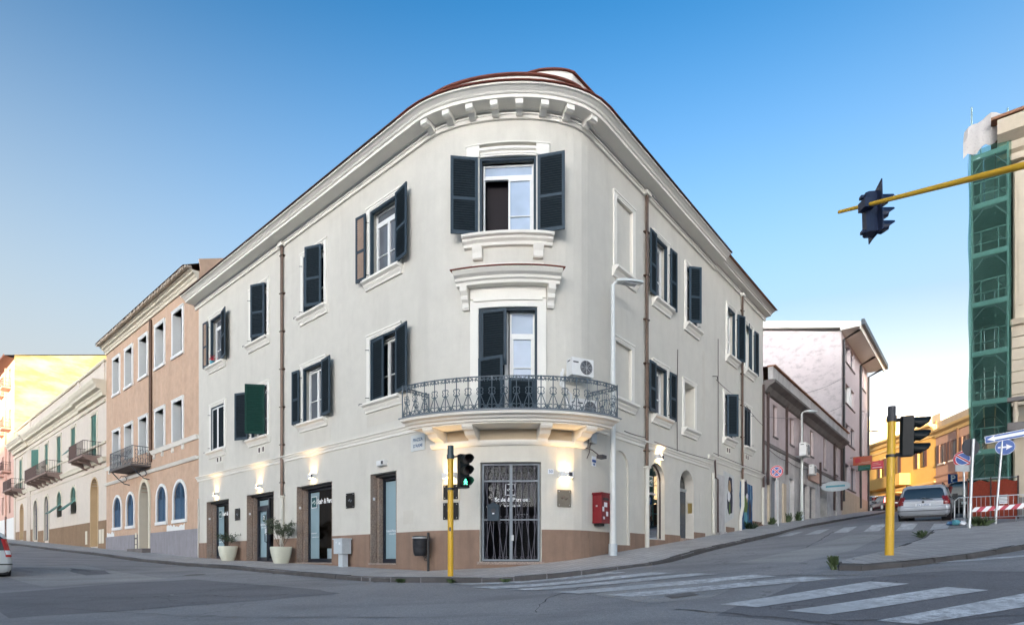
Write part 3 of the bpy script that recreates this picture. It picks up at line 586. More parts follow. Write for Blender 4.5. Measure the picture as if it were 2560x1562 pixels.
# string course
def string(sa, sb, z):
    mb = MB(F); mb.sweep([(0, z), (.04, z), (.05, z+.08), (.09, z+.12), (.10, z+.16), (.15, z+.185), (.16, z+.225), (0, z+.24)], ssteps(sa, sb)); mb.build('string_course', 'trim', cb)
string(sl(18.1), -HT+.1, 4.08); string(HT-.1, sr(9.9), 4.03); string(sr(9.75), sr(17.65), 4.43)
mb = MB(F); mb.sweep([(0, 3.40), (.05, 3.40), (.1, 3.44), (.14, 3.5), (.14, 3.55), (0, 3.56)], ssteps(-HT*.93, HT*.93)); mb.build('string_course', 'trim', cb)
# plinth, cut round the openings
mb = MB(F)
def pl(a, b, z): band(mb, a, b, .03, -1.4, z)
edges = [sl(18.0)]
for a, b, z in DO: edges += [sl(b)-.01, sl(a)+.01]
edges += [-.84, 1.0, HT-.02]
for i in range(0, len(edges), 2): pl(edges[i], edges[i+1], .94)
for a, b, z in DO: pl(sl(b)-.01, sl(a)+.01, z-.03)
pl(-.84, 1.0, -.02)
pl(HT+.0, sr(1.4), .94); pl(sr(1.4), sr(2.66), .55); pl(sr(2.7), sr(4.06), .98); pl(sr(4.06), sr(5.44), .80); pl(sr(5.44), sr(6.82), 1.03); pl(sr(8.22), sr(9.4), 1.22); pl(sr(12), sr(13.1), 1.62); pl(sr(15.9), sr(17.6), 2.1)
mb.each('plinth', 'plinth', cb)
# ---- left front windows
def fixed_frame(s, zb, zt, wd):
    mb = MB(F); t = .06
    for a, b, c, d in ((s-wd/2, s-wd/2+t, zb, zt), (s+wd/2-t, s+wd/2, zb, zt), (s-wd/2+t, s+wd/2-t, zt-t, zt)): mb.box(a, b, -.09, .02, c, d)
    mb.build('shutter_frame', 'shut', cb)
for rows, zb, zt in ((UW, wz0, wz1), (LW, lz0, lz1)):
    for u, kind, pL, pR in rows:
        s = sl(u); h = zt-zb
        surround(cb, s, zb, zt, wu); fixed_frame(s, zb, zt, wu); lw = .74
        win_unit(cb, s, zb, wu-.12, h-.06, .25, 'ggrey' if kind == 'open' else 'gdark', None, trans=.16 if zb > 9 and kind == 'open' else 0)
        off = .10 if kind == 'open' else .03
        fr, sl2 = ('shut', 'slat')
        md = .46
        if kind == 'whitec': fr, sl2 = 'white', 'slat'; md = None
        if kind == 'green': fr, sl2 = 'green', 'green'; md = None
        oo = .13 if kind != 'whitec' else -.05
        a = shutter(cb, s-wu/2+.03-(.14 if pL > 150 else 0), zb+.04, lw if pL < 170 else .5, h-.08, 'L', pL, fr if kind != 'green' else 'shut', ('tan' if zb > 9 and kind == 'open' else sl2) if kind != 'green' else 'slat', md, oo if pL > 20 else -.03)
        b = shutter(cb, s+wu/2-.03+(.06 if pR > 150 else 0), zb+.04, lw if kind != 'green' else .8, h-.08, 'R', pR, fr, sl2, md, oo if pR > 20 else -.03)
        mb = MB(F)                                            # iron stays and goose-neck hinges
        for zz in (zb+.2, zt-.35):
            for sg in (-1, 1): mb.tube([(s+sg*wu/2, .0, zz), (s+sg*(wu/2+.06), .1, zz), (s+sg*(wu/2+.12), .14, zz)], .012, 4)
        mb.tube([(s-wu/2-.42, .2, zb-.02), (s-wu/2-.3, .26, zb+.0), (s-wu/2-.15, .25, zb-.02)], .012, 4); mb.build('hinges', 'black', cb, kind='stuff')
        if kind == 'open': backing(cb, s, zb, zt, wu)
# ---- vents and stains under the sills
mb = MB(F); mv = MB(F)
for s, z in ((sl(15.62), 4.78), (sl(15.25), 4.78), (sl(11.25), 4.70), (sl(10.88), 4.70), (sr(12.15), 5.05), (sr(12.45), 5.06), (sr(14.85), 5.1), (sr(15.15), 5.1)):
    mb.box(s-.12, s+.12, 0, .02, z, z+.3); mv.box(s-.07, s+.07, .02, .024, z+.05, z+.25)
mb.each('air_vent', 'trim', cb); mv.each('vent_grille', 'rust', cb)
mb = MB(F)                                                    # repaired plaster below the windows
for s, z0, z1, w_ in ((sl(15.4), 4.4, 4.72, .9), (sl(10.9), 4.42, 4.64, 1.1), (sl(6.5), 4.5, 5.0, 1.9), (sl(2.2), 4.6, 5.02, 2.1), (sl(1.0), 1.2, 1.62, .5), (sr(9.3), 6.0, 9.0, .25), (sr(6.4), 4.6, 6.9, .16)):
    mb.box(s-w_/2, s+w_/2, 0, .0045, z0, z1)
mb.each('plaster_patch', 'patch', cb)
# ---- tower: top window
surround(cb, 0, 9.54, 11.86, 1.66, .2, .07, sill=False)
mb = MB(F); mb.box(-1.2, -.82, .07, .13, 11.86, 12.18, 2); mb.box(.82, 1.2, .07, .13, 11.86, 12.18, 2); band(mb, -.82, .82, .12, 12.02, 12.1); band(mb, -1.22, 1.22, .15, 12.181, 12.22); mb.build('window_hood', 'trim', cb)
mb = MB(F); mb.sweep([(0, 9.22), (.1, 9.24), (.12, 9.32), (.2, 9.38), (.22, 9.44), (.3, 9.47), (.32, 9.54), (0, 9.54)], [-1.3+2.6*i/9 for i in range(10)])
for c in (-.88, .88): mb.sweep([(0, 8.86), (.1, 8.86), (.13, 8.9), (.15, 9.05), (.22, 9.22), (0, 9.22)], [c-.14, c+.14])
mb.build('window_sill', 'trim', cb); fixed_frame(0, 9.54, 11.86, 1.66); backing(cb, 0, 9.54, 11.86, 1.66)
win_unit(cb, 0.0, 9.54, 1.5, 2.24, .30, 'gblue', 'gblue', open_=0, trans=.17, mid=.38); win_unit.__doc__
shutter(cb, -.83-.03, 9.56, .8, 2.26, 'L', 160, o=.12); shutter(cb, .83+.03, 9.56, .8, 2.26, 'R', 160, o=.12)
# ---- tower: balcony door with pediment
mb = MB(F)
for a, b in ((-1.11, -.86), (.86, 1.11)): mb.box(a, b, 0, .08, 4.18, 7.68, 1)
mb.box(-.86, .86, 0, .08, 7.44, 7.68, 6); mb.box(-1.0, 1.0, .08, .12, 7.62, 7.72, 6); mb.box(-1.11, 1.11, 0, .06, 7.72, 8.04, 6); mb.build('door_surround', 'trim', cb)
mb = MB(F); mb.sweep([(0, 8.04), (.3, 8.04), (.32, 8.12), (.38, 8.15), (.4, 8.22), (.5, 8.27), (.58, 8.36), (.58, 8.38), (0, 8.38)], [-1.45+2.9*i/12 for i in range(13)]); mb.build('door_canopy', 'trim', cb)
mb = MB(F); mb.sweep([(0, 8.382), (.62, 8.382), (.62, 8.41), (0, 8.55)], [-1.5+3.0*i/12 for i in range(13)]); mb.build('canopy_cap', 'redcap', cb)
mb = MB(F); mb.sweep([(0, 8.45), (.05, 8.45), (.05, 8.74), (0, 8.74)], [-1.05+2.1*i/8 for i in range(9)]); mb.build('canopy_band', 'trim', cb)
for c in (-1.24, 1.24):
    mb = MB(F); mb.sweep([(0, 7.42), (.08, 7.42), (.12, 7.48), (.1, 7.56), (.12, 7.62), (.2, 7.68), (.22, 7.76), (.2, 7.8), (.3, 7.9), (.32, 8.04), (0, 8.04)], [c-.1, c+.1]); mb.build('scroll_bracket', 'trim', cb)
fixed_frame(0, 4.18, 7.44, 1.72); backing(cb, 0, 4.18, 7.44, 1.72)
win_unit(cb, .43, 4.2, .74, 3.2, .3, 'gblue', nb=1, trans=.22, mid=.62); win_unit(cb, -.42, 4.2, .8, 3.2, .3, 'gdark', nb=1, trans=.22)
shutter(cb, -.82, 5.75, .8, 1.65, 'L', 4, 'shut', 'slat', None, -.04); shutter(cb, -.86, 4.22, .8, 1.75, 'L', 12, 'shut', 'slat', None, .06); shutter(cb, .8, 4.22, .78, 1.15, 'R', 4, 'shut', 'slat', None, -.04)
# ---- balcony
bal = MB(F)
bs0, bs1 = -HT*.99, HT*.99
bal.sweep([(0, 3.92), (.86, 3.92), (.88, 3.98), (.96, 4.0), (1.0, 4.05), (1.12, 4.08), (1.14, 4.15), (0, 4.15)], ssteps(bs0, bs1)); balc = bal.build('balcony', 'trim', cb)
mb = MB(F); mb.sweep([(0, 4.152), (1.17, 4.152), (1.17, 4.18), (0, 4.18)], ssteps(bs0-.03, bs1+.03)); mb.build('balcony_edge', 'irong', balc)
mb = MB(F); mb.sweep([(0, 3.88), (.8, 3.88), (.8, 3.918), (0, 3.918)], ssteps(bs0+.1, bs1-.1)); mb.build('balcony_soffit', 'trim', balc)
for c in (-2.05, -.98, 1.0, 2.1):
    mb = MB(F); wd = .14; mb.sweep([(0, 3.45), (.1, 3.45), (.16, 3.5), (.2, 3.58), (.34, 3.6), (.48, 3.64), (.58, 3.74), (.72, 3.76), (.78, 3.82), (.78, 3.879), (0, 3.879)], [c-wd, c+wd]); mb.build('balcony_bracket', 'trim', balc)
mb = MB(F)
for a, b in ((-1.88, -1.14), (-.82, .84), (1.16, 1.94)): band(mb, a, b, .02, 3.57, 3.87)
mb.each('recessed_panel', 'panel', cb)
def arcp(cx, cz, r, a0, a1, n=7): return [(cx+r*math.cos(R_(a0+(a1-a0)*i/n)), 0, cz+r*math.sin(R_(a0+(a1-a0)*i/n))) for i in range(n+1)]
mb = MB(); rr = .0115
mb.tube([(0, 0, 0), (0, 0, .93)], .014, 4)
for sg in (-1, 1):
    mb.tube([(0, 0, .47), (sg*.12, 0, .16), (sg*.14, 0, .05)], rr, 4)
    mb.tube([(x*sg, y, z) for x, y, z in arcp(.045, .56, .045, 180, -60)], rr, 4); mb.tube([(x*sg, y, z) for x, y, z in arcp(.05, .46, .04, 90, -150)], rr, 4)
    mb.tube([(x*sg, y, z) for x, y, z in arcp(.07, .10, .05, -90, 150)], rr, 4); mb.tube([(x*sg, y, z) for x, y, z in arcp(.06, .845, .045, 90, -190)], rr, 4)
    mb.tube([(sg*.16, 0, 0), (sg*.16, 0, .14)], rr, 4); mb.tube([(sg*.13, 0, .88), (sg*.13, 0, .78)], rr, 4)
mb.box(-.03, .03, -.012, .012, .80, .92); balm = mb.mesh('baluster', 'railm')
rail = MB(F); rl = ssteps(bs0+.03, bs1-.03, .15)
for z, r in ((5.10, .018), (4.22, .014), (5.02, .009)): rail.tube([(s, 1.08, z) for s in rl], r, 5)
for s in (bs0+.03, bs1-.03):
    for z, r in ((5.10, .018), (4.22, .014), (5.02, .009)): rail.tube([(s, 1.08, z), (s, .05, z)], r, 5)
    for o in (.05, 1.08): rail.tube([(s, o, 4.15), (s, o, 5.14)], .016, 5)
rail = rail.build('railing', 'railm', balc)
tot = 0; pts_ = [(bs0+.03, 0.0)]; prev = F(bs0+.03, 1.08, 0)
for i in range(1, 241):
    s = bs0+.03+(bs1-bs0-.06)*i/240; p = F(s, 1.08, 0); tot += (p-prev).length; prev = p; pts_.append((s, tot))
nb_ = int(round(tot/.345))
for i in range(nb_):
    s = itp((i+.5)*tot/nb_, [q[1] for q in pts_], [q[0] for q in pts_]); put('baluster', balm, balc, VM(s, 1.08, 4.19))
for s in (bs0+.03, bs1-.03):
    for o in (.22, .56, .9): put('baluster', balm, balc, VM(s, o, 4.19) @ RZ(math.pi/2))
# ---- tower: street door with iron gate
mb = MB(F); band(mb, -.9, 1.06, .09, -.08, 0.0); mb.build('door_step', 'granite', cb)
a0, a1 = -.80, .96
ga = MB(F); y0, y1 = -.16, -.12
def gbar(x0, x1, z0, z1): ga.box(x0, x1, y0, y1, z0, z1)
mid_ = .09
for x in (a0, mid_-.045, a1-.06): gbar(x, x+(.09 if x == mid_-.045 else .06), 0.02, 2.9)
for z in (.02, 1.22, 2.36, 2.85): gbar(a0+.06, a1-.06, z, z+(.05 if z not in (1.22,) else .04))
gate = ga.build('iron_gate', 'irong', cb)
for x0, x1 in ((a0+.06, mid_-.045), (mid_+.045, a1-.06)):
    gb = MB(F); wd = (x1-x0)
    for zb_, zt_, fl in ((.07, 1.22, 1), (1.26, 2.36, 0), (2.41, 2.85, 1)):
        n = 4
        for i in range(n):
            c = x0+wd*(i+.5)/n; gb.tube([(c, -.14, zb_), (c, -.14, zt_)], .0105, 4)
        for i in range(2):
            c = x0+wd*(i+.5)/2; top, bot = (zt_, zb_) if (i+fl) % 2 else (zb_, zt_)
            for sg in (-1, 1): gb.tube([(c, -.14, top), (c+sg*wd*.21, -.14, bot)], .010, 4)
        for zz, sg in ((zb_+.05, 1), (zt_-.05, -1)):
            for i in range(4):
                c = x0+wd*(i+.5)/4; gb.tube([(c+.05*math.cos(t*.9), -.14, zz+.035*sg*math.sin(t*.9)) for t in range(6)], .007, 4)
    gb.build('gate_scrollwork', 'gateiron', gate, kind='stuff')
mb = MB(F); mb.box(.1, .17, -.12, -.09, .62, .78); mb.build('lock', 'steel', gate)
mb = MB(F)
for x0, x1, z0, z1 in ((-.8, -.73, 0, 2.9), (.89, .96, 0, 2.9), (-.73, .89, 2.83, 2.9), (-.73, .89, 0, .08), (.06, .12, .08, 2.83)): mb.box(x0, x1, -.30, -.26, z0, z1)
dr = mb.build('glazed_door', 'navy', cb); mb = MB(F); mb.face([(-.8, -.28, 0), (.96, -.28, 0), (.96, -.28, 2.9), (-.8, -.28, 2.9)]); mb.build('pane', 'clear', dr)
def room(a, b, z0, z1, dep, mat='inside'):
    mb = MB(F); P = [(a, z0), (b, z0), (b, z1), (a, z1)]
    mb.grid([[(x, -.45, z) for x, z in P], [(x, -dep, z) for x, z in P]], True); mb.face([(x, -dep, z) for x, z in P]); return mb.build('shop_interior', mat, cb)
room(-1.0, 1.1, -.05, 3.0, 2.6)
gl = VM(.12, -.265, 2.02)
def logo(mw, k, parent, back='teal'):
    a = MB(); a.box(-k, k, -.002, .004, -k*1.15, k*1.15); fr_ = a.build('logo', 'text', parent, mw=mw)
    a = MB(); a.box(-k*.86, k*.86, -.006, -.0022, -k, k); a.build('logo_field', back, fr_)
    a = MB()
    for q in ([(-.7, .0), (-.4, -.3), (-.28, -.18), (-.6, .12)], [(.1, -.35), (.55, .0), (.7, -.02), (.2, -.48)], [(-.35, .2), (-.22, -.02), (-.05, -.02), (-.1, .22)], [(-.02, .26), (.05, -.0), (.2, .06), (.12, .34)], [(.2, .34), (.26, .1), (.36, .18), (.34, .42)]): a.prism([(x*k, z*k) for x, z in q], -.010, -.0062)
    a.build('logo_mark', 'text', fr_)
logo(gl @ T3(-.06, 0, .12), .15, dr, 'inside')
text('Scale & Parquet', .165, gl @ T3(0, 0, -.18), 'text', dr, off=.003); text('scaleeparquet.it', .075, gl @ T3(.0, 0, -.36), 'text', dr, off=.002); text('lun - ven  9 - 18', .05, gl @ T3(.3, 0, -.62), 'text', dr)
# ---- shop windows on the left front
for i, (a, b, zb) in enumerate(DO):
    s0, s1 = sl(b), sl(a)
    mb = MB(F)                                                # granite lining in two steps
    for x0, x1 in ((s0, s0+.03), (s1-.03, s1)): mb.box(x0, x1, -.24, .006, zb, 2.97)
    mb.each('granite_jamb', 'granite', cb)
    mb = MB(F); st = .13
    for x0, x1 in ((s0, s0+st), (s1-st, s1)): mb.box(x0, x1, -.46, -.262, zb, 2.9)
    mb.each('granite_jamb', 'granite', cb)
    mb = MB(F); mb.box(s0-.05, s1+.05, -.5, .06, zb-.05, zb); mb.build('threshold', 'granite', cb)
    mb = MB(F); mb.box(s0, s1, -.5, -.2, 2.88, 2.968); mb.build('lintel_box', 'black', cb)
    f0, f1 = s0+st, s1-st; fm = MB(F); t = .07
    for x0, x1, z0, z1 in ((f0, f0+t, zb, 2.88), (f1-t, f1, zb, 2.88), (f0+t, f1-t, 2.8, 2.88), (f0+t, f1-t, zb, zb+.15)): fm.box(x0, x1, -.5, -.42, z0, z1)
    if i == 1:
        dm = f0+1.05; fm.box(dm, dm+.09, -.5, -.42, zb, 2.88); fm.box(f0+t, dm, -.5, -.42, 2.36, 2.5)
        for x0, x1, z0, z1 in ((f0+t+.01, f0+t+.1, zb+.02, 2.36), (dm-.1, dm-.01, zb+.02, 2.36), (f0+t+.1, dm-.1, 2.26, 2.36), (f0+t+.1, dm-.1, zb+.02, zb+.2)): fm.box(x0, x1, -.44, -.39, z0, z1)
        fm.tube([(dm-.06, -.39, zb+.85), (dm-.06, -.30, zb+.88), (dm-.06, -.30, zb+1.22), (dm-.06, -.39, zb+1.25)], .02, 6)
    fr_ = fm.build('shop_window' if i != 1 else 'shop_door', 'navy', cb)
    mb = MB(F); mb.face([(f0, -.46, zb), (f1, -.46, zb), (f1, -.46, 2.88), (f0, -.46, 2.88)]); mb.build('pane', 'clear', fr_)
    wf = .62 if i in (0, 2) else (.95 if i == 1 else f1-f0-.16)
    mb = MB(F); mb.box(f0+t, f0+t+wf, -.52, -.50, zb+.1, 2.75); mb.build('frosted_film', 'film', fr_)
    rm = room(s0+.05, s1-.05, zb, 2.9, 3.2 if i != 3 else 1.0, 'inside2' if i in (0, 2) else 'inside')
    G = lambda x, z: VM(f0+x, -.445, z)
    if i in (0, 2):
        logo(G(.42, 2.36), .2 if i == 2 else .17, fr_); text('Scale & Parquet', .27, G(.66, 2.36), 'text', fr_, sx=.8, off=.008, align='LEFT')
        text('scaleeparquet', .075, G(.4, 1.13), 'text', fr_); text('progettazione e posa', .06, G(.5, .98), 'text', fr_)
        mb = MB(F); mb.lathe_ = None; c = s0+1.5
        mb.box(c-.4, c+.5, -1.3, -.7, zb, zb+.55); mb.build('display_plinth', 'cab', rm)
        mb = MB(); mb.lathe([(.12, 0), (.24, .08), (.26, .26), (.24, .28), (.22, .26), (.1, .04)], 16); mb.build('bowl', 'gdark' if i else 'white', rm, True, mw=VM(c, -1.0, zb+.56))
        mb = MB(F)
        for k in range(5): x = s0+1.15+k*.22; mb.box(x, x+.12, -2.9, -2.85, zb+.9+.2*(k % 3), 2.3-.15*(k % 2))
        mb.each('wall_samples', 'brown', rm)
        mb = MB(F); mb.tube([(s1-.7, -.9, 2.4), (s1-.68, -.9, 1.2), (s1-.45, -.9, .9)], .015, 5); mb.tube([(s1-.55, -.9, 2.3), (s1-.5, -.9, 1.5), (s1-.4, -.9, 1.0)], .015, 5); mb.each('hanging_stair_rail', 'gold', rm)
    if i == 1:
        text('2', .27, G(.58, 1.95), 'text', fr_, off=.012); mb = MB(); mb.box(-.13, .13, .003, .006, -.15, .15); mb.build('logo', 'teal', fr_, mw=G(.58, 1.95))
        text('Scale & Parquet', .13, G(.56, 1.66), 'text', fr_, sx=.8, off=.004); text('scaleeparquet.it', .07, G(.56, 1.53), 'text', fr_)
        mb = MB(); mb.box(-.1, .1, -.006, -.003, -.14, .14); mb.build('notice', 'sticker', fr_, mw=G(.8, 1.33))
    if i == 3: text('Scale & Parquet', .11, G(.48, 1.05), 'text', fr_, sx=.9); text('scaleeparquet.it', .06, G(.5, .95), 'text', fr_)
    if i < 4:
        mb = MB(F); mb.box(s0+.031, s0+.034, -.17, -.08, 2.1, 2.2); mb.build('house_number', 'sticker', cb)
# ---- right front
for u, zb, zt in ((2.28, 9.58, 11.92), (2.2, 5.34, 7.22)): surround(cb, sr(u), zb, zt, 1.1)
for u, pL, pR, zb, zt in [(5.1, 178, 178, 9.58, 11.92), (7.95, 40, 3, 9.58, 11.92), (5.05, 178, 178, 5.34, 7.22), (12.68, 0, 160, 9.6, 11.9), (15.28, 0, 176, 9.6, 11.9), (12.3, 48, 0, 5.72, 7.74), (15.0, 5, 5, 5.72, 7.74)]:
    s = sr(u); h = zt-zb; surround(cb, s, zb, zt, rw, .17); fixed_frame(s, zb, zt, rw); win_unit(cb, s, zb, rw-.12, h-.06, .25, 'ggrey' if u < 12 else 'gdark'); backing(cb, s, zb, zt, rw)
    lw = .54
    if not (u in (12.68, 15.28)): shutter(cb, s-rw/2+.03-(.1 if pL > 150 else 0), zb+.04, lw, h-.08, 'L', pL, o=.12 if pL > 20 else -.03, mid=.46 if u < 12 else None)
    shutter(cb, s+rw/2-.03+(.1 if pR > 150 else 0), zb+.04, lw, h-.08, 'R', pR, o=.12 if pR > 20 else -.03, mid=.46 if u < 12 else None)
    if u == 15.28:
        mb = MB(F); mb.tube([(s-rw/2-.15, .25, zb+.05), (s-rw/2-.15, .25, zt-.1)], .03, 5); mb.build('folded_shutter', 'shut', cb)
    mb = MB(F)
    for zz in (zb+.2, zt-.3): mb.tube([(s+rw/2, 0, zz), (s+rw/2+.08, .13, zz), (s+rw/2+.15, .14, zz)], .012, 4)
    mb.build('hinges', 'black', cb, kind='stuff')
surround(cb, sr(7.72), 5.34, 7.2, 1.04, .17)
# arched shop window and arched house door
s = sr(4.75); mb = MB(F); 
q = [(s+.62*math.cos(math.pi*i/12), 2.98+.62*math.sin(math.pi*i/12)) for i in range(13)]; q = [(s+.62, .82)]+q+[(s-.62, .82)]; Q = [(s+(x-s)*.9, 2.0+(z-2.0)*.96) for x, z in q]
mb.grid([[(x, -.13, z) for x, z in q], [(x, -.13, z) for x, z in Q], [(x, -.17, z) for x, z in Q]]); fr_ = mb.build('arched_window', 'dwood', cb)
mb = MB(F); mb.face([(x, -.15, z) for x, z in Q]); mb.build('pane', 'clear', fr_); mb = MB(F); mb.box(s-.6, s+.6, -.30, -.27, .8, 3.5); mb.build('blind', 'cab', fr_)
text('Scale & Parquet', .13, VM(s-.05, -.142, 2.5), 'text', fr_, sx=.7); logo(VM(s-.2, -.142, 2.95), .16, fr_)
s = sr(7.5); mb = MB(F); mb.box(s-.68, s+.68, -.40, -.34, .9, 2.9); 
for x0, x1 in ((s-.6, s-.05), (s+.05, s+.6)):
    for z0, z1 in ((1.0, 1.5), (1.6, 2.3), (2.38, 2.82)): mb.box(x0+.04, x1-.04, -.34, -.31, z0, z1)
dd = mb.build('house_door', 'pdoor', cb); mb = MB(F); mb.face([(s+.66*math.cos(math.pi*i/12), -.36, 2.98+.66*math.sin(math.pi*i/12)) for i in range(13)]); mb.build('fanlight', 'gdark', dd); mb = MB(F); mb.box(s-.68, s+.68, -.36, -.3, 2.88, 3.0); mb.build('transom', 'steel', dd)
mb = MB(F); mb.box(s-.72, s+.74, -.1, .12, zR(7)-.2, .93); mb.build('door_step', 'granite', cb)
mb = MB(F); mb.box(s+.672, s+.684, -.24, -.06, 2.0, 2.42); bb = mb.build('bell_panel', 'gold', cb)
mb = MB(F); mb.box(sr(8.95), sr(9.6), .0, .012, 1.9, 2.9); mb.build('meter_hatch', 'wall', cb)
# wing: pier, pipes
mb = MB(F); mb.box(sr(10.75), sr(11.55), 0, .1, .5, 3.9); mb.box(sr(10.7), sr(11.6), 0, .2, .5, 1.35); mb.build('pier', 'shabby', cb)
def pipe(u, z0, z1, zc, ff, o=.09, r=.042, dbl=True, jog=0):
    mb = MB(F)
    for k in ((-.0, .085) if dbl else (0,)): mb.tube([(ff(u)+k, o, z1), (ff(u)+k, o, zc)], r if not dbl else r*.9, 7)
    z = zc+.6
    while z < z1-.3: mb.box(ff(u)-.08, ff(u)+(.18 if dbl else .08), 0, o+r+.012, z, z+.035); z += 1.55
    a = mb.build('downpipe', 'copper', cb, True)
    mb = MB(F); mb.box(ff(u)-.12, ff(u)+.2, 0, o+.1, z1-.01, z1+.12); mb.build('hopper', 'trim', a)
    mb = MB(F); mb.tube([(ff(u)+.05, o, zc+.06), (ff(u)+.05, o, z0+1.2), (ff(u)+.05+jog, o, z0+.6), (ff(u)+.05+jog, o, z0)], .085, 8); mb.box(ff(u)-.06, ff(u)+.16, 0, o+.11, zc, zc+.08); mb.build('drain_base', 'pipew', a, True)
pipe(9.15, zL(9.1), 12.92, 2.62, sl); pipe(3.75, zR(3.7), 12.95, 3.3, sr); pipe(14.05, zR(13.6), 13.0, 3.95, sr, jog=-.35)
mb = MB(F); mb.tube([(sr(10.45), .07, 4.5), (sr(10.45), .09, 3.7), (sr(10.6), .14, 3.65), (sr(10.6), .14, 1.3)], .04, 6); mb.build('drain_pipe', 'rust', cb); mb = MB(F); mb.tube([(sr(17.55), .08, 9.5), (sr(17.55), .08, 4.0)], .06, 6); mb.build('drain_pipe', 'rust', cb)
mb = MB(F); mb.tube([(sr(17.4), .09, 3.95), (sr(17.4), .09, 2.0)], .07, 6); mb.tube([(sr(10.2), .08, 3.9), (sr(10.2), .08, 1.25)], .06, 6); mb.tube([(sl(17.93), .05, 3.2), (sl(17.93), .05, .2)], .03, 6); mb.each('drain_pipe', 'pipew', cb)
# cables along the right front
mb = MB(F)
def sag(a, b, d=.1, n=8): return [tuple(Vector(a).lerp(Vector(b), i/n)-Vector((0, 0, d*4*(i/n)*(1-i/n)))) for i in range(n+1)]
for pth in (sag((sr(2.0), .17, 4.30), (sr(3.7), .17, 4.36), .03), sag((sr(4.2), .17, 4.30), (sr(10.0), .17, 4.42), .05), sag((sr(10.6), .06, 8.1), (sr(13.9), .05, 7.9), .06), sag((sr(14.2), .05, 7.95), (sr(17.5), .05, 7.3), .08), [(sr(10.9), .04, 10.0), (sr(10.9), .04, 8.1), (sr(10.9), .04, 4.7)], [(sr(6.55), .03, 8.3), (sr(6.5), .03, 6.5), (sr(6.5), .03, 4.3)], sag((sr(9.9), .2, 4.72), (sr(17.6), .2, 4.72), .03), [(sr(10.2), .05, 8.15), (sr(10.5), .14, 8.2), (sr(10.9), .05, 8.05)]): mb.tube(pth, .014, 4)
mb.each('wall_cable', 'rust', cb)
# ------------------------------------------------------------------ buildings along the left street
def shell(root, mat, sa, sb, zt, dep=9, zb=-2, back=True, FF=F):
    mb = MB(FF)
    for s in (sa, sb): mb.face([(s, 0, zb), (s, -dep, zb), (s, -dep, zt), (s, 0, zt)])
    mb.face([(sa, -dep, zb), (sb, -dep, zb), (sb, -dep, zt), (sa, -dep, zt)]); return mb.build('side_wall', mat, root)
def moulding(root, mat, sa, sb, prof, name='moulding', FF=F, ext=0): mb = MB(FF); mb.sweep(prof, [sa-ext, sb+ext]); return mb.build(name, mat, root)
def archpoly(s, zb, zt, wd, k=1, n=12):
    r = wd/2; zc = zt-r*k; return [(s+r, zb)]+[(s+r*math.cos(math.pi*i/n), zc+r*k*math.sin(math.pi*i/n)) for i in range(n+1)]+[(s-r, zb)]
def panelface(root, name, mat, poly, o, FF=F, lab=None):
    mb = MB(FF); mb.face([(x, o, z) for x, z in poly]); return mb.build(name, mat, root)
def rect(s, zb, zt, wd): return [(s-wd/2, zb), (s+wd/2, zb), (s+wd/2, zt), (s-wd/2, zt)]
# salmon house
sb_ = thing('salmon_house', 'salmon three storey house with deep white window frames and blue arched shutters', 'building')
SU = [32.05, 29.38, 26.55, 23.65, 20.85]; a, b = sl(34.46), sl(18.0)
SA = [(31.82, 1.72), (29.05, 1.42), (23.36, 1.5), (20.58, 1.72)]
ops = [dict(s0=sl(u)-.68, s1=sl(u)+.68, z0=11.3, z1=13.62, d=.4) for u in SU]+[dict(s0=sl(u)-.68, s1=sl(u)+.68, z0=6.6, z1=8.72, d=.4) for u in SU]
ops += [dict(s0=sl(u)-w_/2+.0, s1=sl(u)+w_/2, z0=2.28, z1=4.3, d=.12, arch=1) for u, w_ in SA]+[dict(s0=sl(26.3)-.82, s1=sl(26.3)+.82, z0=.8, z1=4.82, d=.75, arch=1.35)]
wall('wall', 'salmon', sb_, a, b, -1, 14.55, ops)
shell(sb_, 'salmon', a, b, 14.9, 10)
mb = MB(F); mb.prism([(-.1, 14.6), (.0, 15.5), (-5, 17.6), (-10, 15.2), (-10, 14)], b-.02, b+.02, 0); mb.prism([(-.1, 14.6), (.0, 15.5), (-5, 17.6), (-10, 15.2), (-10, 14)], a-.02, a+.02, 0); mb.each('gable', 'salmon', sb_)
mb = MB(F); mb.grid([[(s, .66, 15.06), (s, -5, 17.75), (s, -10.3, 15.2)] for s in (a-.1, b-.3)]); mb.build('roof', 'roof', sb_)
moulding(sb_, 'creamtrim', a, b, [(0, 14.42), (.08, 14.42), (.1, 14.55), (.16, 14.6), (.18, 14.68), (.3, 14.72), (.32, 14.8), (.42, 14.84), (.42, 14.86), (0, 14.86)], 'cornice')
mb = MB(F); s = a
while s < b-.2:
    r = random.uniform(.075, .1)
    mb.tube([(s+.1, .30, 15.0+random.uniform(-.01, .01)), (s+.1, .64+random.uniform(-.03, .03), 14.93)], r, 6); s += .235
mb.build('eaves_tiles', 'tilegrey', sb_, kind='stuff')
for k, u in enumerate(SU):
    for z0, z1 in ((11.3, 13.62), (6.6, 8.72)):
        s = sl(u); surround(sb_, s, z0, z1, 1.36, .19, .06, 'white', sill=False)
        mb = MB(F); P = rect(s, z0, z1, 1.355); mb.grid([[(x, .01, z) for x, z in P], [(x, -.39, z) for x, z in P]], True); mb.build('window_reveal', 'white', sb_)
        if z0 > 10: mb = MB(F); mb.box(s-.9, s+.9, 0, .1, z0-.16, z0); mb.build('window_sill', 'white', sb_)
        panelface(sb_, 'pane', 'gdark', P, -.37)
        mb = MB(F); mb.box(s-.05, s+.05, -.365, -.33, z0, z1); mb.build('window_frame', 'white', sb_)
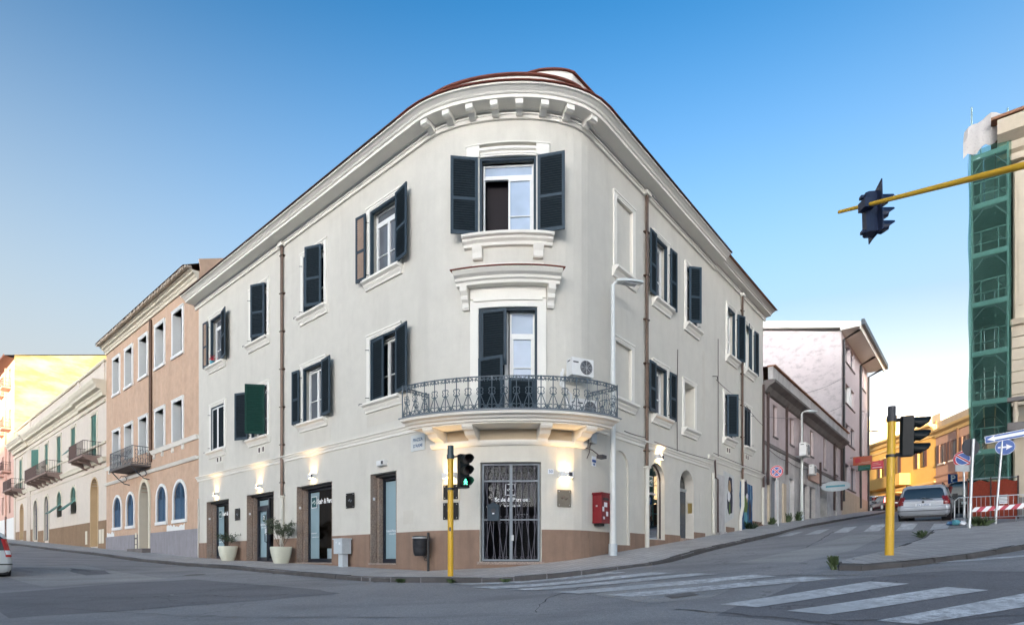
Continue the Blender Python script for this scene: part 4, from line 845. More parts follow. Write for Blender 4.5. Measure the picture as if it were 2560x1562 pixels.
for za, zb in ((6.3, 6.5), (5.27, 5.42)):
    for s0, s1 in ((a, sl(30.9)), (sl(25.4), b)) if za > 6 else ((a, b),): moulding(sb_, 'irong' if 0 else 'trim', s0, s1, [(0, za), (.08, za), (.14, zb-.06), (.18, zb), (0, zb)], 'string_course')
for u in (33.6, 32.3, 31.1, 24.6, 23.2, 21.6, 20.1):
    mb = MB(F); mb.sweep([(0, 6.02), (.06, 6.02), (.1, 6.1), (.06, 6.2), (.14, 6.3), (0, 6.3)], [sl(u)-.1, sl(u)+.1]); mb.build('bracket', 'trim', sb_)
for u, w_ in SA:
    s = sl(u); surround(sb_, s, 2.28, 4.3, w_, .17, .06, 'white', sill=False, arch=1); mb = MB(F); mb.box(s-w_/2-.17, s+w_/2+.17, 0, .1, 2.1, 2.28); mb.build('window_sill', 'white', sb_)
    shutter(sb_, s-w_/2+.01, 2.29, w_/2-.02, 2.0, 'L', 0, 'blue', 'blue', None, -.06, arch=1); shutter(sb_, s+w_/2-.01, 2.29, w_/2-.02, 2.0, 'R', 0, 'blue', 'blue', None, -.06, arch=1)
    panelface(sb_, 'dark_room', 'inside', archpoly(s, 2.28, 4.3, w_), -.115)
s = sl(26.3); surround(sb_, s, .8, 4.82, 1.64, .24, .08, 'creamtrim', sill=False, arch=1.35)
mb = MB(F); P = archpoly(s, .8, 4.82, 1.63, 1.35); mb.grid([[(x, .02, z) for x, z in P], [(x, -.74, z) for x, z in P]]); mb.build('door_reveal', 'creamtrim', sb_)
mb = MB(F); mb.box(s-.82, s+.82, -.75, -.7, .8, 3.6)
for x0 in (-.75, .06):
    for z0 in (.95, 1.6, 2.25, 2.9): mb.box(s+x0, s+x0+.68, -.70, -.66, z0, z0+.55)
mb.build('front_door', 'brown', sb_); panelface(sb_, 'fanlight', 'gdark', archpoly(s, 3.6, 4.82, 1.63, 1.3), -.72)
mb = MB(F)
for s0, s1 in ((a, sl(28.25)), (sl(25.35), b)): mb.box(s0, s1, 0, .035, -.6, 1.70)
mb.each('plinth', 'greypl', sb_)
mb = MB(F); mb.box(sl(28.2), sl(27.45), 0, .03, .0, 1.7); mb.build('plinth', 'darkstone', sb_)
for z in (.75, 1.1, 1.5): mb = MB(F); mb.box(sl(28.05), sl(27.75), .03, .05, z, z+.3); mb.build('meter_door', 'creamtrim', sb_)
mb = MB(F); mb.box(sl(28), sl(25.2), -.2, .5, -.3, .78); mb.build('door_step', 'darkstone', sb_)
for s0, s1 in ((sl(34.3), sl(32.6)), (sl(22.6), sl(19.9))):
    mb = MB(F); xs = [s0+(s1-s0)*i/12 for i in range(13)]; mb.grid([[(x, .008, 1.705), (x, .008, 2.02+random.uniform(-.14, .1))] for x in xs]); mb.build('bare_patch', 'white', sb_)
mb = MB(F); mb.tube([(sl(25.05), .09, 14.3), (sl(25.05), .09, 5.9)], .09, 8); mb.build('downpipe', 'copper', sb_)
def iron_balcony(root, ua, ub, z, dep, h=1.0, mat='iron', slab='darkstone', sm=.1, scroll=True, pitch=.13, FF=F, ss=sl, corb=0):
    s0, s1 = ss(ua), ss(ub); mb = MB(FF); mb.box(s0, s1, 0, dep, z-sm, z)
    bl = mb.build('balcony', slab, root)
    mb = MB(FF); o = dep-.05
    for zz in (z+.06, z+h): mb.tube([(s0+.03, 0, zz), (s0+.03, o, zz), (s1-.03, o, zz), (s1-.03, 0, zz)], .02, 4)
    n = int((s1-s0)/pitch)
    for i in range(n+1): x = s0+.03+(s1-s0-.06)*i/n; mb.tube([(x, o, z), (x, o, z+h)], .01, 4, cap=False)
    for sd in (s0+.03, s1-.03):
        for i in range(int(dep/pitch)): mb.tube([(sd, i*pitch+.05, z), (sd, i*pitch+.05, z+h)], .01, 4, cap=False)
    if scroll:
        for i in range(0, n, 2):
            x = s0+.03+(s1-s0-.06)*(i+.5)/n
            for zz in (.25, .72): mb.tube([(x+.1*math.cos(t*.9), o, z+zz+.16*math.sin(t*.9)) for t in range(8)], .012, 4, cap=False)
        for i in range(3):
            for zz in (.25, .72): mb.tube([(s1-.03, .2+i*.27+.1*math.cos(t*.9), z+zz+.16*math.sin(t*.9)) for t in range(8)], .012, 4, cap=False)
    mb.build('railing', mat, bl, kind='stuff')
    for i in range(corb):
        x = s0+.15+(s1-s0-.3)*i/max(1, corb-1); mb = MB(FF); mb.sweep([(0, z-sm-.45), (.15, z-sm-.42), (dep*.5, z-sm-.2), (dep*.85, z-sm-.14), (dep*.85, z-sm-.002), (0, z-sm-.002)], [x-.1, x+.1]); mb.build('corbel', slab, bl)
    return bl
bl = iron_balcony(sb_, 29.6, 25.2, 5.72, 1.05, 1.05, 'iron', 'darkstone')
mb = MB(F)
for u in (29.3, 25.5):
    mb.tube([(sl(u), 0, 4.9), (sl(u), .3, 4.95), (sl(u), .6, 5.2), (sl(u), .95, 5.6)], .03, 5)
    mb.tube([(sl(u), .35+.2*math.cos(t), 5.25+.2*math.sin(t)) for t in range(7)], .02, 5)
mb.each('iron_bracket', 'iron', bl)
# cream house
hb = thing('cream_house', 'long cream two storey house with green shutters, brown balconies and a heavy cornice', 'building')
a, b = sl(69.5), sl(34.46)
W5 = [(37.6, 7.45, 1.5), (43.7, 8.58, 1.4), (48.6, 7.45, 1.5), (53.5, 8.78, 1.35), (57.8, 8.78, 1.9), (65.9, 7.6, 1.4)]
AR = [(37.5, 1.1, 6.1, 1.9, .9), (43.65, 3.85, 6.0, 1.7, .3), (48.5, 3.85, 6.0, 1.7, .3), (53.45, 1.9, 6.0, 1.75, .3), (58.3, 2.05, 5.95, 1.85, .3), (65.4, 2.3, 6.0, 1.8, .6)]
ops = [dict(s0=sl(u)-w_/2, s1=sl(u)+w_/2, z0=z, z1=10.75, d=.3) for u, z, w_ in W5]+[dict(s0=sl(u)-w_/2, s1=sl(u)+w_/2, z0=z0, z1=z1, d=d, arch=1) for u, z0, z1, w_, d in AR]
wall('wall', 'cream', hb, a, b, -1, 11.7, ops); shell(hb, 'cream', a, b, 13.9, 9)
mb = MB(F); mb.box(a, b, -.3, -.02, 12.5, 14.05); mb.build('parapet', 'cream', hb)
for x in (sl(68.2), sl(60.9), sl(42), sl(35.2)): mb = MB(F); mb.box(x-.35, x+.35, -.35, .06, 12.7, 14.08); mb.build('pilaster', 'cream', hb)
moulding(hb, 'creamtrim', a, b, [(-.4, 14.05), (.1, 14.05), (.14, 14.12), (.14, 14.2), (-.4, 14.2)], 'parapet_coping')
mb = MB(F); mb.grid([[(s, -.4, 14.1), (s, -9, 14.0)] for s in (a, b)]); mb.build('roof', 'roof', hb)
for s0, s1, e in ((a, sl(61.5), .14), (sl(61.5), sl(41.5), 0), (sl(41.5), b, .14)):
    moulding(hb, 'creamtrim', s0, s1, [(0, 11.62), (.1+e, 11.62), (.12+e, 11.85), (.18+e, 11.9), (.2+e, 12.02), (.46+e, 12.08), (.48+e, 12.25), (.6+e, 12.38), (.68+e, 12.58), (.68+e, 12.66), (0, 12.7)], 'cornice')
    moulding(hb, 'creamtrim', s0, s1, [(0, 11.2), (.06+e*.4, 11.2), (.09+e*.4, 11.36), (0, 11.4)], 'string_course'); moulding(hb, 'creamtrim', s0, s1, [(0, 7.0), (.12+e*.4, 7.0), (.2+e*.4, 7.25), (.24+e*.4, 7.32), (0, 7.36)], 'string_course')
    moulding(hb, 'creamtrim', s0, s1, [(0, 8.3), (.06+e*.4, 8.3), (.08+e*.4, 8.44), (0, 8.46)], 'string_course')
    moulding(hb, 'creamtrim', s0, s1, [(0, 6.6), (.03+e*.3, 6.6), (.05+e*.3, 6.66), (0, 6.68)], 'string_course')
for u in (69.1, 62.0, 61.0): mb = MB(F); mb.box(sl(u)-.3, sl(u)+.3, 0, .1, 2.0, 11.2); mb.build('pilaster', 'cream', hb)
for i, (u, z, w_) in enumerate(W5):
    s = sl(u); surround(hb, s, z, 10.75, w_, .2, .05, 'creamtrim', sill=z > 8); panelface(hb, 'dark_room', 'inside', rect(s, z, 10.75, w_), -.28)
    h = 10.7-z
    if i == 1:
        shutter(hb, s-w_/2, z+.75, w_/2, h-.75, 'L', 0, 'greens', 'greens', None, -.04); shutter(hb, s+w_/2, z+.75, w_/2, h-.75, 'R', 0, 'greens', 'greens', None, -.04)
        mb = MB(F); mb.prism([(0, z+.72), (.03, z+.72), (.65, z-.05), (.62, z-.05)], s-w_/2, s+w_/2, 0); mb.build('awning_shutter', 'greens', hb)
    elif i == 4: shutter(hb, s-w_/2, z, w_/2, h, 'L', 20, 'greens', 'greens', None, .02); shutter(hb, s+w_/2, z, w_/2, h, 'R', 25, 'greens', 'greens', None, .02)
    else: shutter(hb, s-w_/2, z, w_/2, h, 'L', 3, 'greens', 'greens', .4, -.04); shutter(hb, s+w_/2, z, w_/2, h, 'R', 3, 'greens', 'greens', .4, -.04)
for i, (u, z0, z1, w_, d) in enumerate(AR):
    s = sl(u)
    if i in (1, 2):
        surround(hb, s, z0+.9, z1, w_, .2, .05, 'creamtrim', sill=False, arch=1)
        shutter(hb, s-w_/2, z0+1.0, w_/2, z1-z0-1.0, 'L', 2, 'greens', 'greens', None, -.05, arch=1); shutter(hb, s+w_/2, z0+1.0, w_/2, z1-z0-1.0, 'R', 2, 'greens', 'greens', None, -.05, arch=1)
        mb = MB(F); mb.prism([(.02, z0+.98), (.07, z0+.98), (.85, z0+.28), (.82, z0+.22)], s-w_/2, s+w_/2, 0); mb.build('awning_shutter', 'greens', hb); panelface(hb, 'dark_room', 'leafd', archpoly(s, z0, z1, w_), -.29)
    elif i in (3, 4):
        surround(hb, s, z0, z1, w_, .22, .05, 'creamtrim', sill=False, arch=1); mb = MB(F); P = archpoly(s, z0+.1, z1, w_); mb.face([(x, -.16, z) for x, z in P]); gt = mb.build('metal_gate', 'pdoor', hb)
        mb = MB(F)
        for z in (z0+.1, z0+1.4, z0+2.6, z1-.95): mb.box(s-w_/2, s+w_/2, -.16, -.12, z, z+.07)
        mb.box(s-.03, s+.03, -.16, -.12, z0+.1, z1-.1); mb.build('gate_bars', 'iron', gt, kind='stuff')
    else:
        surround(hb, s, z0, z1, w_, .12, .04, 'ochre', sill=False, arch=1); mb = MB(F); P = archpoly(s, z0, z1, w_-.01); mb.grid([[(x, .02, z) for x, z in P], [(x, -d+.01, z) for x, z in P]]); mb.build('door_reveal', 'ochre', hb)
        panelface(hb, 'door_panel', 'ochre', archpoly(s, z0, z1, w_), -d+.02); mb = MB(F); mb.box(s-.5, s+.55, -d+.02, -d+.1, z0, z0+2.7); mb.build('door', 'brickf' if i else 'ochre', hb); mb = MB(F); mb.box(s-.45, s+.5, -d+.02, -d+.06, z0+3.2, z1-.6); mb.build('fanlight', 'brownpl', hb)
mb = MB(F); pts = sorted([(sl(u)-w_/2-.05, sl(u)+w_/2+.05) for u, z0, z1, w_, d in AR if z0 < 3]); x = a
for p, q in pts+[(b, b)]:
    if p-x > .05: mb.box(x, p, 0, .035, -.5, 2.92 if x > sl(60) else 3.2)
    x = q
mb.each('plinth', 'brownpl', hb)
for x in (39.6, 35.9, 35.2): mb = MB(F); mb.box(sl(x)-.28, sl(x)+.28, .035, .05, 1.3, 2.3); mb.build('meter_door', 'creamtrim', hb)
for ua, ub, n in ((39.7, 35.6, 3), (56.6, 47.4, 6), (68.6, 63.6, 3)):
    bl = iron_balcony(hb, ua, ub, 7.5, 1.15, 1.0, 'rust', 'brickf', .16, False, .16, corb=n)
    mb = MB(F); mb.box(sl(ua)+.05, sl(ua)+(ua-ub)*.55, 1.08, 1.1, 7.55, 8.5); mb.build('reed_screen', 'brown', bl)
# pink apartment house at the far left
pb = thing('apartment_house', 'tall pink apartment house with sunlit yellow end wall beyond the cream house', 'building')
a, b = sl(96), sl(69.55)
ops = []; PW = [(72.6, z) for z in (4.4, 9.2, 14.0, 18.6)]+[(u, z) for u in (77.2, 82, 87, 92) for z in (4.4, 9.2, 14.0, 18.6)]
for u, z in PW: ops.append(dict(s0=sl(u)-.6, s1=sl(u)+.6, z0=z+1.1, z1=z+3.2, d=.2))
ops.append(dict(s0=sl(71.5)-.5, s1=sl(71.5)+.5, z0=2.9, z1=4.3, d=.15))
wall('wall', 'pinkw', pb, a, b, 0, 22.6, ops)
panelface(pb, 'basement_wall', 'white', [(a, 0), (b, 0), (b, 4.9), (a, 4.9)], .03)
for u, z in PW:
    panelface(pb, 'pane', 'ggrey', rect(sl(u), z+1.1, z+3.2, 1.2), -.19)
    if z > 5:
        bl = iron_balcony(pb, u+1.0, u-1.0, z+1.0, .8, .95, 'brown', 'pinkw', .2, False, .2)
mb = MB(F); mb.box(sl(74.6)-.08, sl(74.6)+.08, 0, .16, 3, 22.4); mb.build('downpipe', 'pinkw', pb); mb = MB(F); mb.box(sl(74.6)-.08, sl(74.6)+.08, 0, .17, 1.5, 5.2); mb.build('drain_base', 'black', pb)
mb = MB(F); mb.prism([(0, 0), (0, 22.75), (-14, 26.4), (-14, 0)], b-.25, b, 0); mb.build('end_wall', 'gable', pb)
mb = MB(F); mb.grid([[(s, .9, 22.45), (s, -14, 26.5)] for s in (a, b+.12)]); mb.grid([[(s, .9, 22.45), (s, 0, 22.3)] for s in (a, b+.12)]); mb.face([(a, .9, 22.45), (b+.1, .9, 22.45), (b+.1, .9, 22.65), (a, .9, 22.65)]); mb.each('roof', 'brown', pb)
# ------------------------------------------------------------------ buildings along the right street
ub = thing('shabby_house', 'low shabby lilac house with bricked up windows and dark overhanging eaves', 'building')
a, b = sr(17.75), sr(38.9)
UWN = [(20.0, 7.1, 8.9, .85), (23.6, 7.2, 8.85, .95), (28.8, 7.22, 8.98, .95), (32.9, 6.85, 9.2, .95), (37.1, 6.9, 9.3, .9)]
UD = [(20.0, zR(20), 4.75, 1.5, .25, 'irong'), (23.6, zR(23.5), 5.1, 1.05, .25, 'cab'), (27.2, zR(27), 5.12, 1.5, .3, 'iron'), (29.1, zR(29), 5.15, 1.5, .3, 'iron'), (32.5, zR(32.5), 5.6, 2.3, .5, 'inside'), (36.9, zR(37), 5.95, 1.1, .25, 'tan')]
ops = [dict(s0=sr(u)-w_/2, s1=sr(u)+w_/2, z0=z0, z1=z1, d=.18) for u, z0, z1, w_ in UWN]+[dict(s0=sr(u)-w_/2, s1=sr(u)+w_/2, z0=z0-.3, z1=z1, d=d) for u, z0, z1, w_, d, m in UD]
wall('wall', 'lilac', ub, a, b, 6.42, 9.7, [o for o in ops if o['z0'] > 6.5]); wall('lower_wall', 'shabby', ub, a, b, 0, 6.42, [o for o in ops if o['z0'] < 6])
shell(ub, 'lilac', a, b, 10.3, 8, 0)
for u, z0, z1, w_ in UWN:
    panelface(ub, 'brick_infill', 'brickf', rect(sr(u), z0, z1, w_), -.15); mb = MB(F); mb.box(sr(u)-w_/2-.05, sr(u)+w_/2+.05, 0, .07, z0-.08, z0); mb.build('window_sill', 'darkstone', ub)
for i, (u, z0, z1, w_, d, m) in enumerate(UD):
    panelface(ub, 'door' if i < 2 else ('roller_shutter' if i < 4 else 'doorway'), m, rect(sr(u), z0-.3, z1, w_), -d+.02)
    if i in (2, 3):
        mb = MB(F); z = z0
        while z < z1-.05: mb.box(sr(u)-w_/2, sr(u)+w_/2, -d+.02, -d+.05, z, z+.09); z += .13
        mb.build('shutter_slats', 'iron', ub, kind='stuff')
    elif i != 4: mb = MB(F); mb.box(sr(u)-.02, sr(u)+.02, -d+.02, -d+.06, z0, z1-.3); mb.build('door_joint', 'iron', ub)
mb = MB(F); mb.box(a, b, 0, .06, 6.36, 6.56); mb.build('string_course', 'darkstone', ub)
moulding(ub, 'darkstone', a, b, [(0, 9.15), (.12, 9.2), (.3, 9.45), (.62, 9.62), (.64, 9.74), (0, 9.8)], 'eaves')
mb = MB(F); mb.sweep([(.25, 9.8), (.5, 9.8), (.5, 10.45), (.25, 10.45)], [a, b]); mb.build('parapet', 'shabby', ub)
mb = MB(F); mb.sweep([(.2, 10.45), (.62, 10.45), (.62, 10.53), (.2, 10.56)], [a, b+.2]); mb.build('roof_edge', 'roof', ub); mb = MB(F); mb.grid([[(s, .3, 10.5), (s, -8, 11.4)] for s in (a, b)]); mb.build('roof', 'roof', ub)
mb = MB(F)
for u, z0, z1 in ((18.3, 4.2, 9.6), (22.1, 5.2, 9.3), (25.75, 3.2, 9.6), (31.0, 5.4, 7.1), (35.9, 4.0, 9.3), (38.7, 4.2, 10.3)): mb.tube([(sr(u), .1, z0), (sr(u), .1, z1)], .075, 6)
mb.each('downpipe', 'rust', ub)
mb = MB(F); mb.box(sr(18.45), sr(18.6), 0, .12, 2.2, 4.4); mb.box(sr(21.4), sr(22.0), 0, .1, 2.2, 4.6); mb.each('pier', 'stone', ub)
mb = MB(F); mb.box(sr(27.6), sr(30.4), .02, .16, 5.5, 6.2); mb.build('fascia_board', 'rose', ub)
mb = MB(F)
for pth in (sag((sr(18.2), .1, 6.2), (sr(22), .1, 6.0), .1), sag((sr(22), .1, 6.05), (sr(27.5), .1, 6.15), .15), sag((sr(28), .1, 6.5), (sr(38), .1, 6.75), .1)): mb.tube(pth, .02, 4)
mb.each('wall_cable', 'rust', ub)
# pale apartment block with the stained gable
ab = thing('apartment_block', 'pale pink four storey block with a stained blank gable and deep eaves', 'building')
a, b = sr(39.2), sr(52.3)
AWN = [(43.0, 17.0, 18.6, 4.2), (43.0, 13.5, 15.2, 4.2), (43.0, 10.15, 11.8, 4.2), (43.0, 6.3, 8.35, 5.2), (50.0, 16.6, 18.5, 2.2), (50.0, 10.2, 14.6, .9)]
ops = [dict(s0=sr(u)-w_/2, s1=sr(u)+w_/2, z0=z0, z1=z1, d=.3) for u, z0, z1, w_ in AWN]
wall('wall', 'pale', ab, a, b, 2, 19.0, ops)
for i, (u, z0, z1, w_) in enumerate(AWN):
    s = sr(u); n = 2 if w_ > 2 else 1
    panelface(ab, 'dark_room', 'inside', rect(s, z0, z1, w_), -.29)
    for k in range(n):
        x0 = s-w_/2+w_*k/n; x1 = x0+w_/n; mb = MB(F); t = .07
        for p, q, c, d in ((x0, x0+t, z0, z1), (x1-t, x1, z0, z1), (x0+t, x1-t, z0, z0+t), (x0+t, x1-t, z1-t, z1)): mb.box(p, q, -.26, -.2, c, d)
        wf = mb.build('window_frame', 'white' if i == 1 else 'iron', ab); panelface(wf, 'pane', 'ggrey' if i != 1 else 'gpale', [(x0+t, z0+t), ((x0+x1)/2, z0+t), ((x0+x1)/2, z1-t), (x0+t, z1-t)], -.23); panelface(wf, 'pane', 'gdark', [((x0+x1)/2, z0+t), (x1-t, z0+t), (x1-t, z1-t), ((x0+x1)/2, z1-t)], -.231)
    if n == 2: mb = MB(F); mb.box(s-.22, s+.22, -.28, .02, z0, z1); mb.build('mullion', 'pale' if i != 1 else 'white', ab)
    mb = MB(F); mb.box(s-w_/2-.05, s+w_/2+.05, 0, .08, z0-.1, z0); mb.build('window_sill', 'darkstone', ab)
mb = MB(F); mb.prism([(0, 2), (0, 19.0), (-13, 22.4), (-13, 2)], a-.05, a, 0); mb.build('gable_wall', 'blocks', ab)
mb = MB(F); mb.prism([(0, 2), (0, 19.0), (-13, 22.4), (-13, 2)], b, b+.05, 0); mb.build('gable_wall', 'pale', ab)
mb = MB(F); mb.face([(a, -13, 2), (b, -13, 2), (b, -13, 22.4), (a, -13, 22.4)]); mb.build('back_wall', 'pale', ab)
mb = MB(F); mb.prism([(1.5, 18.95), (1.5, 19.3), (-13.5, 23.3), (-13.5, 22.5), (0, 19.2), (0, 18.95)], a-.5, b+.4, 0); rf = mb.build('roof', 'trim', ab)
mb = MB(F); mb.box(a-.55, b+.45, 1.5, 1.72, 19.0, 19.45); mb.build('gutter', 'iron', rf)
mb = MB(F); mb.box(a-.5, b+.4, 1.38, 1.45, 18.7, 19.1); mb.build('fascia', 'trim', rf)
mb = MB(F)
for u in (39.55, 47.7, 52.2): mb.tube([(sr(u), 1.4, 19.0), (sr(u), .12, 18.4), (sr(u), .12, 5.0)], .1, 6)
mb.each('downpipe', 'black', ab)
mb = MB(F)
for i in range(3): mb.box(b+.05, b+.5, -1.2, -.2, 8.5+3.3*i, 9.4+3.3*i)
mb.each('end_balcony', 'brickf', ab)
mb = MB(F); mb.box(a, b, 0, .05, 3.5, 6.0); mb.build('plinth', 'stone', ab)
# rose and yellow houses closing the street, pale sunlit block far behind
def PF(p0, d):
    d = Vector((*d, 0)).normalized(); n = Vector((d.y, -d.x, 0)); n = n if n.dot(Vector((*p0, 0))) < 0 else -n; p0 = Vector((*p0, 0))
    return lambda s, o, z: Vector((p0.x+d.x*s+n.x*o, p0.y+d.y*s+n.y*o, z))
stp = lambda a, b: [a, b]
FY = PF((40.9, 56.0), (.06, 1)); FR = PF((40.9, 56.0), (-.2, -1)); FB = PF((59, 96), (1, -.3))
yb = thing('yellow_house', 'sunlit yellow house with brown shutters and solid balconies at the street bend', 'building')
YW = [(2.1, 9.4, 11.4, 1.0), (6.3, 9.2, 11.5, 1.0), (8.8, 9.2, 11.4, .8), (12.5, 9.2, 11.4, .8)]
ops = [dict(s0=u-w_/2, s1=u+w_/2, z0=z0, z1=z1, d=.2) for u, z0, z1, w_ in YW]+[dict(s0=u-.7, s1=u+.7, z0=3, z1=7.2, d=.4) for u in (2.4, 5.8, 9.4, 13.5)]
wall('wall', 'yellow', yb, 0, 22, 2, 13.0, ops, FY, 0, stp); shell(yb, 'yellow', 0, 22, 13.6, 9, 2, FF=FY)
for u, z0, z1, w_ in YW:
    panelface(yb, 'pane', 'gdark', rect(u, z0, z1, w_), -.18, FY); surround(yb, u, z0, z1, w_, .15, .06, 'yellowtrim', FY, False)
    mb = MB(FY); mb.box(u-w_/2-.42, u-w_/2-.02, .06, .1, z0, z1); mb.box(u+w_/2+.02, u+w_/2+.42, .06, .1, z0, z1); mb.each('shutter', 'brown', yb)
for u in (2.4, 5.8, 9.4, 13.5): panelface(yb, 'doorway', 'brickf', rect(u, 3, 7.2, 1.4), -.38, FY); mb = MB(FY); mb.box(u-1.1, u+1.1, 0, .9, 7.2, 7.28); mb.build('shop_awning', 'yellowtrim', yb)
for s0, s1 in ((3.9, 9.6), (11.0, 16)): mb = MB(FY); mb.box(s0, s1, 0, 1.1, 7.95, 9.15); mb.build('balcony', 'yellow', yb)
moulding(yb, 'yellowtrim', 0, 22, [(0, 12.6), (.2, 12.7), (.3, 12.95), (.65, 13.1), (.68, 13.3), (0, 13.3)], 'cornice', FY); moulding(yb, 'yellowtrim', 0, 22, [(0, 12.1), (.1, 12.1), (.14, 12.3), (0, 12.3)], 'string_course', FY); moulding(yb, 'yellowtrim', 0, 22, [(0, 7.6), (.1, 7.6), (.16, 7.8), (0, 7.8)], 'string_course', FY)
mb = MB(FY); mb.box(-.6, .6, -1, -.05, 13.3, 14.2); mb.build('chimney', 'stone', yb); mb = MB(FY); mb.grid([[(s, .5, 13.32), (s, -9, 14.6)] for s in (0, 22)]); mb.build('roof', 'roof', yb)
rb = thing('rose_house', 'rose coloured house with brown shutters beside the green netted scaffold', 'building')
RW = [(1.2, 9.3, 11.1, .9), (3.1, 9.3, 11.1, .9), (5.0, 9.3, 11.1, .9), (7.4, 9.3, 11.1, .9)]
ops = [dict(s0=u-w_/2, s1=u+w_/2, z0=z0, z1=z1, d=.2) for u, z0, z1, w_ in RW]
wall('wall', 'rose', rb, 0.05, 17, 2, 12.4, ops, FR, 0, stp); shell(rb, 'rose', .05, 17, 13.2, 8, 2, FF=FR)
for u, z0, z1, w_ in RW:
    panelface(rb, 'pane', 'gpale', rect(u, z0, z1, w_), -.18, FR); mb = MB(FR); mb.box(u-w_/2-.42, u-w_/2-.02, .02, .07, z0, z1); mb.box(u+w_/2+.02, u+w_/2+.42, .02, .07, z0, z1); mb.each('shutter', 'brown', rb)
    mb = MB(FR); mb.box(u-.6, u+.6, 0, .15, z0-.15, z0); mb.build('window_sill', 'trim', rb)
for z in (8.1, 7.5): moulding(rb, 'rose', .05, 17, [(0, z), (.08, z), (.12, z+.14), (0, z+.14)], 'string_course', FR)
moulding(rb, 'yellowtrim', .05, 17, [(0, 11.9), (.1, 11.9), (.15, 12.2), (.4, 12.4), (.45, 12.6), (0, 12.6)], 'cornice', FR); mb = MB(FR); mb.box(.05, 17, -.8, -.1, 12.6, 13.4); mb.build('parapet', 'stone', rb)
mb = MB(FR); mb.tube([(4.0, .1, 12), (4.0, .1, 4)], .08, 6); mb.build('downpipe', 'copper', rb)
fb = thing('distant_block', 'bright sunlit block rising far behind the yellow house', 'building')
mb = MB(FB); mb.box(-5, 9, -10, 0, 3, 23.3); mb.build('wall', 'gable', fb); mb = MB(FB); mb.box(-5.3, 9.3, -10.3, .3, 23.3, 23.8); mb.build('roof_slab', 'trim', fb)
# stone corner palace on the right, with scaffold
kb = thing('stone_palace', 'cream stone palace corner with heavy cornice and balustrade beside the scaffold', 'building')
k0 = F(sr(16.3), 10.2, 0); FK = PF((k0.x, k0.y), (nR.x, nR.y)); FK2 = PF((k0.x, k0.y), (dR.x, dR.y))
wall('wall', 'stone', kb, 0, 6, -1, 17.3, [dict(s0=2.2, s1=3.8, z0=5.6, z1=9.0, d=.4), dict(s0=2.2, s1=3.8, z0=11, z1=14.4, d=.4)], FK, 0, stp)
mb = MB(FK); mb.face([(2.2, -.38, 5.6), (3.8, -.38, 5.6), (3.8, -.38, 9), (2.2, -.38, 9)]); mb.face([(2.2, -.38, 11), (3.8, -.38, 11), (3.8, -.38, 14.4), (2.2, -.38, 14.4)]); mb.each('pane', 'gdark', kb)
p1 = FK2(5, 0, 0); p2 = FK(6, 0, 0)
mb = MB(); mb.face([(k0.x, k0.y, -1), (p1.x, p1.y, -1), (p1.x, p1.y, 17.3), (k0.x, k0.y, 17.3)]); mb.face([(p2.x, p2.y, -1), (p2.x+dR.x*5, p2.y+dR.y*5, -1), (p2.x+dR.x*5, p2.y+dR.y*5, 17.3), (p2.x, p2.y, 17.3)]); mb.face([(p1.x, p1.y, -1), (p2.x+dR.x*5, p2.y+dR.y*5, -1), (p2.x+dR.x*5, p2.y+dR.y*5, 17.3), (p1.x, p1.y, 17.3)]); mb.each('side_wall', 'stone', kb)
mb = MB(FK); mb.box(.05, .75, 0, .14, 9.6, 16.2); mb.box(.05, .75, 0, .12, 2.0, 5.0); mb.box(.16, .64, .14, .18, 10.4, 15.6); mb.each('pilaster', 'stone', kb)
mb = MB(FK)
for i in range(7): mb.box(-.05, 2.0, 0, .10, 6.35+i*.47, 6.35+i*.47+.44)
mb.each('rustic_block', 'stone', kb)
for z0, p in ((9.62, .25), (16.3, .3)): moulding(kb, 'stone', -.1, 6, [(0, z0), (p, z0), (p+.1, z0+.2), (0, z0+.25)], 'string_course', FK)
moulding(kb, 'stone', -.5, 6.3, [(0, 16.6), (.3, 16.75), (.4, 17.0), (.9, 17.2), (1.0, 17.5), (1.05, 17.7), (0, 17.75)], 'cornice', FK); mb = MB(FK); mb.box(-.7, 6.3, -5.2, 1.1, 17.752, 17.86); mb.build('roof', 'roof', kb)
mb = MB(FK); mb.box(-.2, 5, 0, 1.1, 5.2, 5.5); mb.box(-.2, 5, .8, 1.1, 6.35, 6.5); mb.each('balcony_slab', 'darkstone', kb)
for i in range(8):
    mb = MB(); mb.lathe([(.09, 0), (.05, .1), (.1, .32), (.05, .6), (.09, .84)], 8); p = FK(.05+i*.36, .95, 5.5); mb.build('baluster', 'stone', kb, True, mw=T3(*p))
mb = MB(FK); mb.box(-.2, 6, 0, .3, -1, 2.6); mb.build('plinth', 'darkstone', kb)
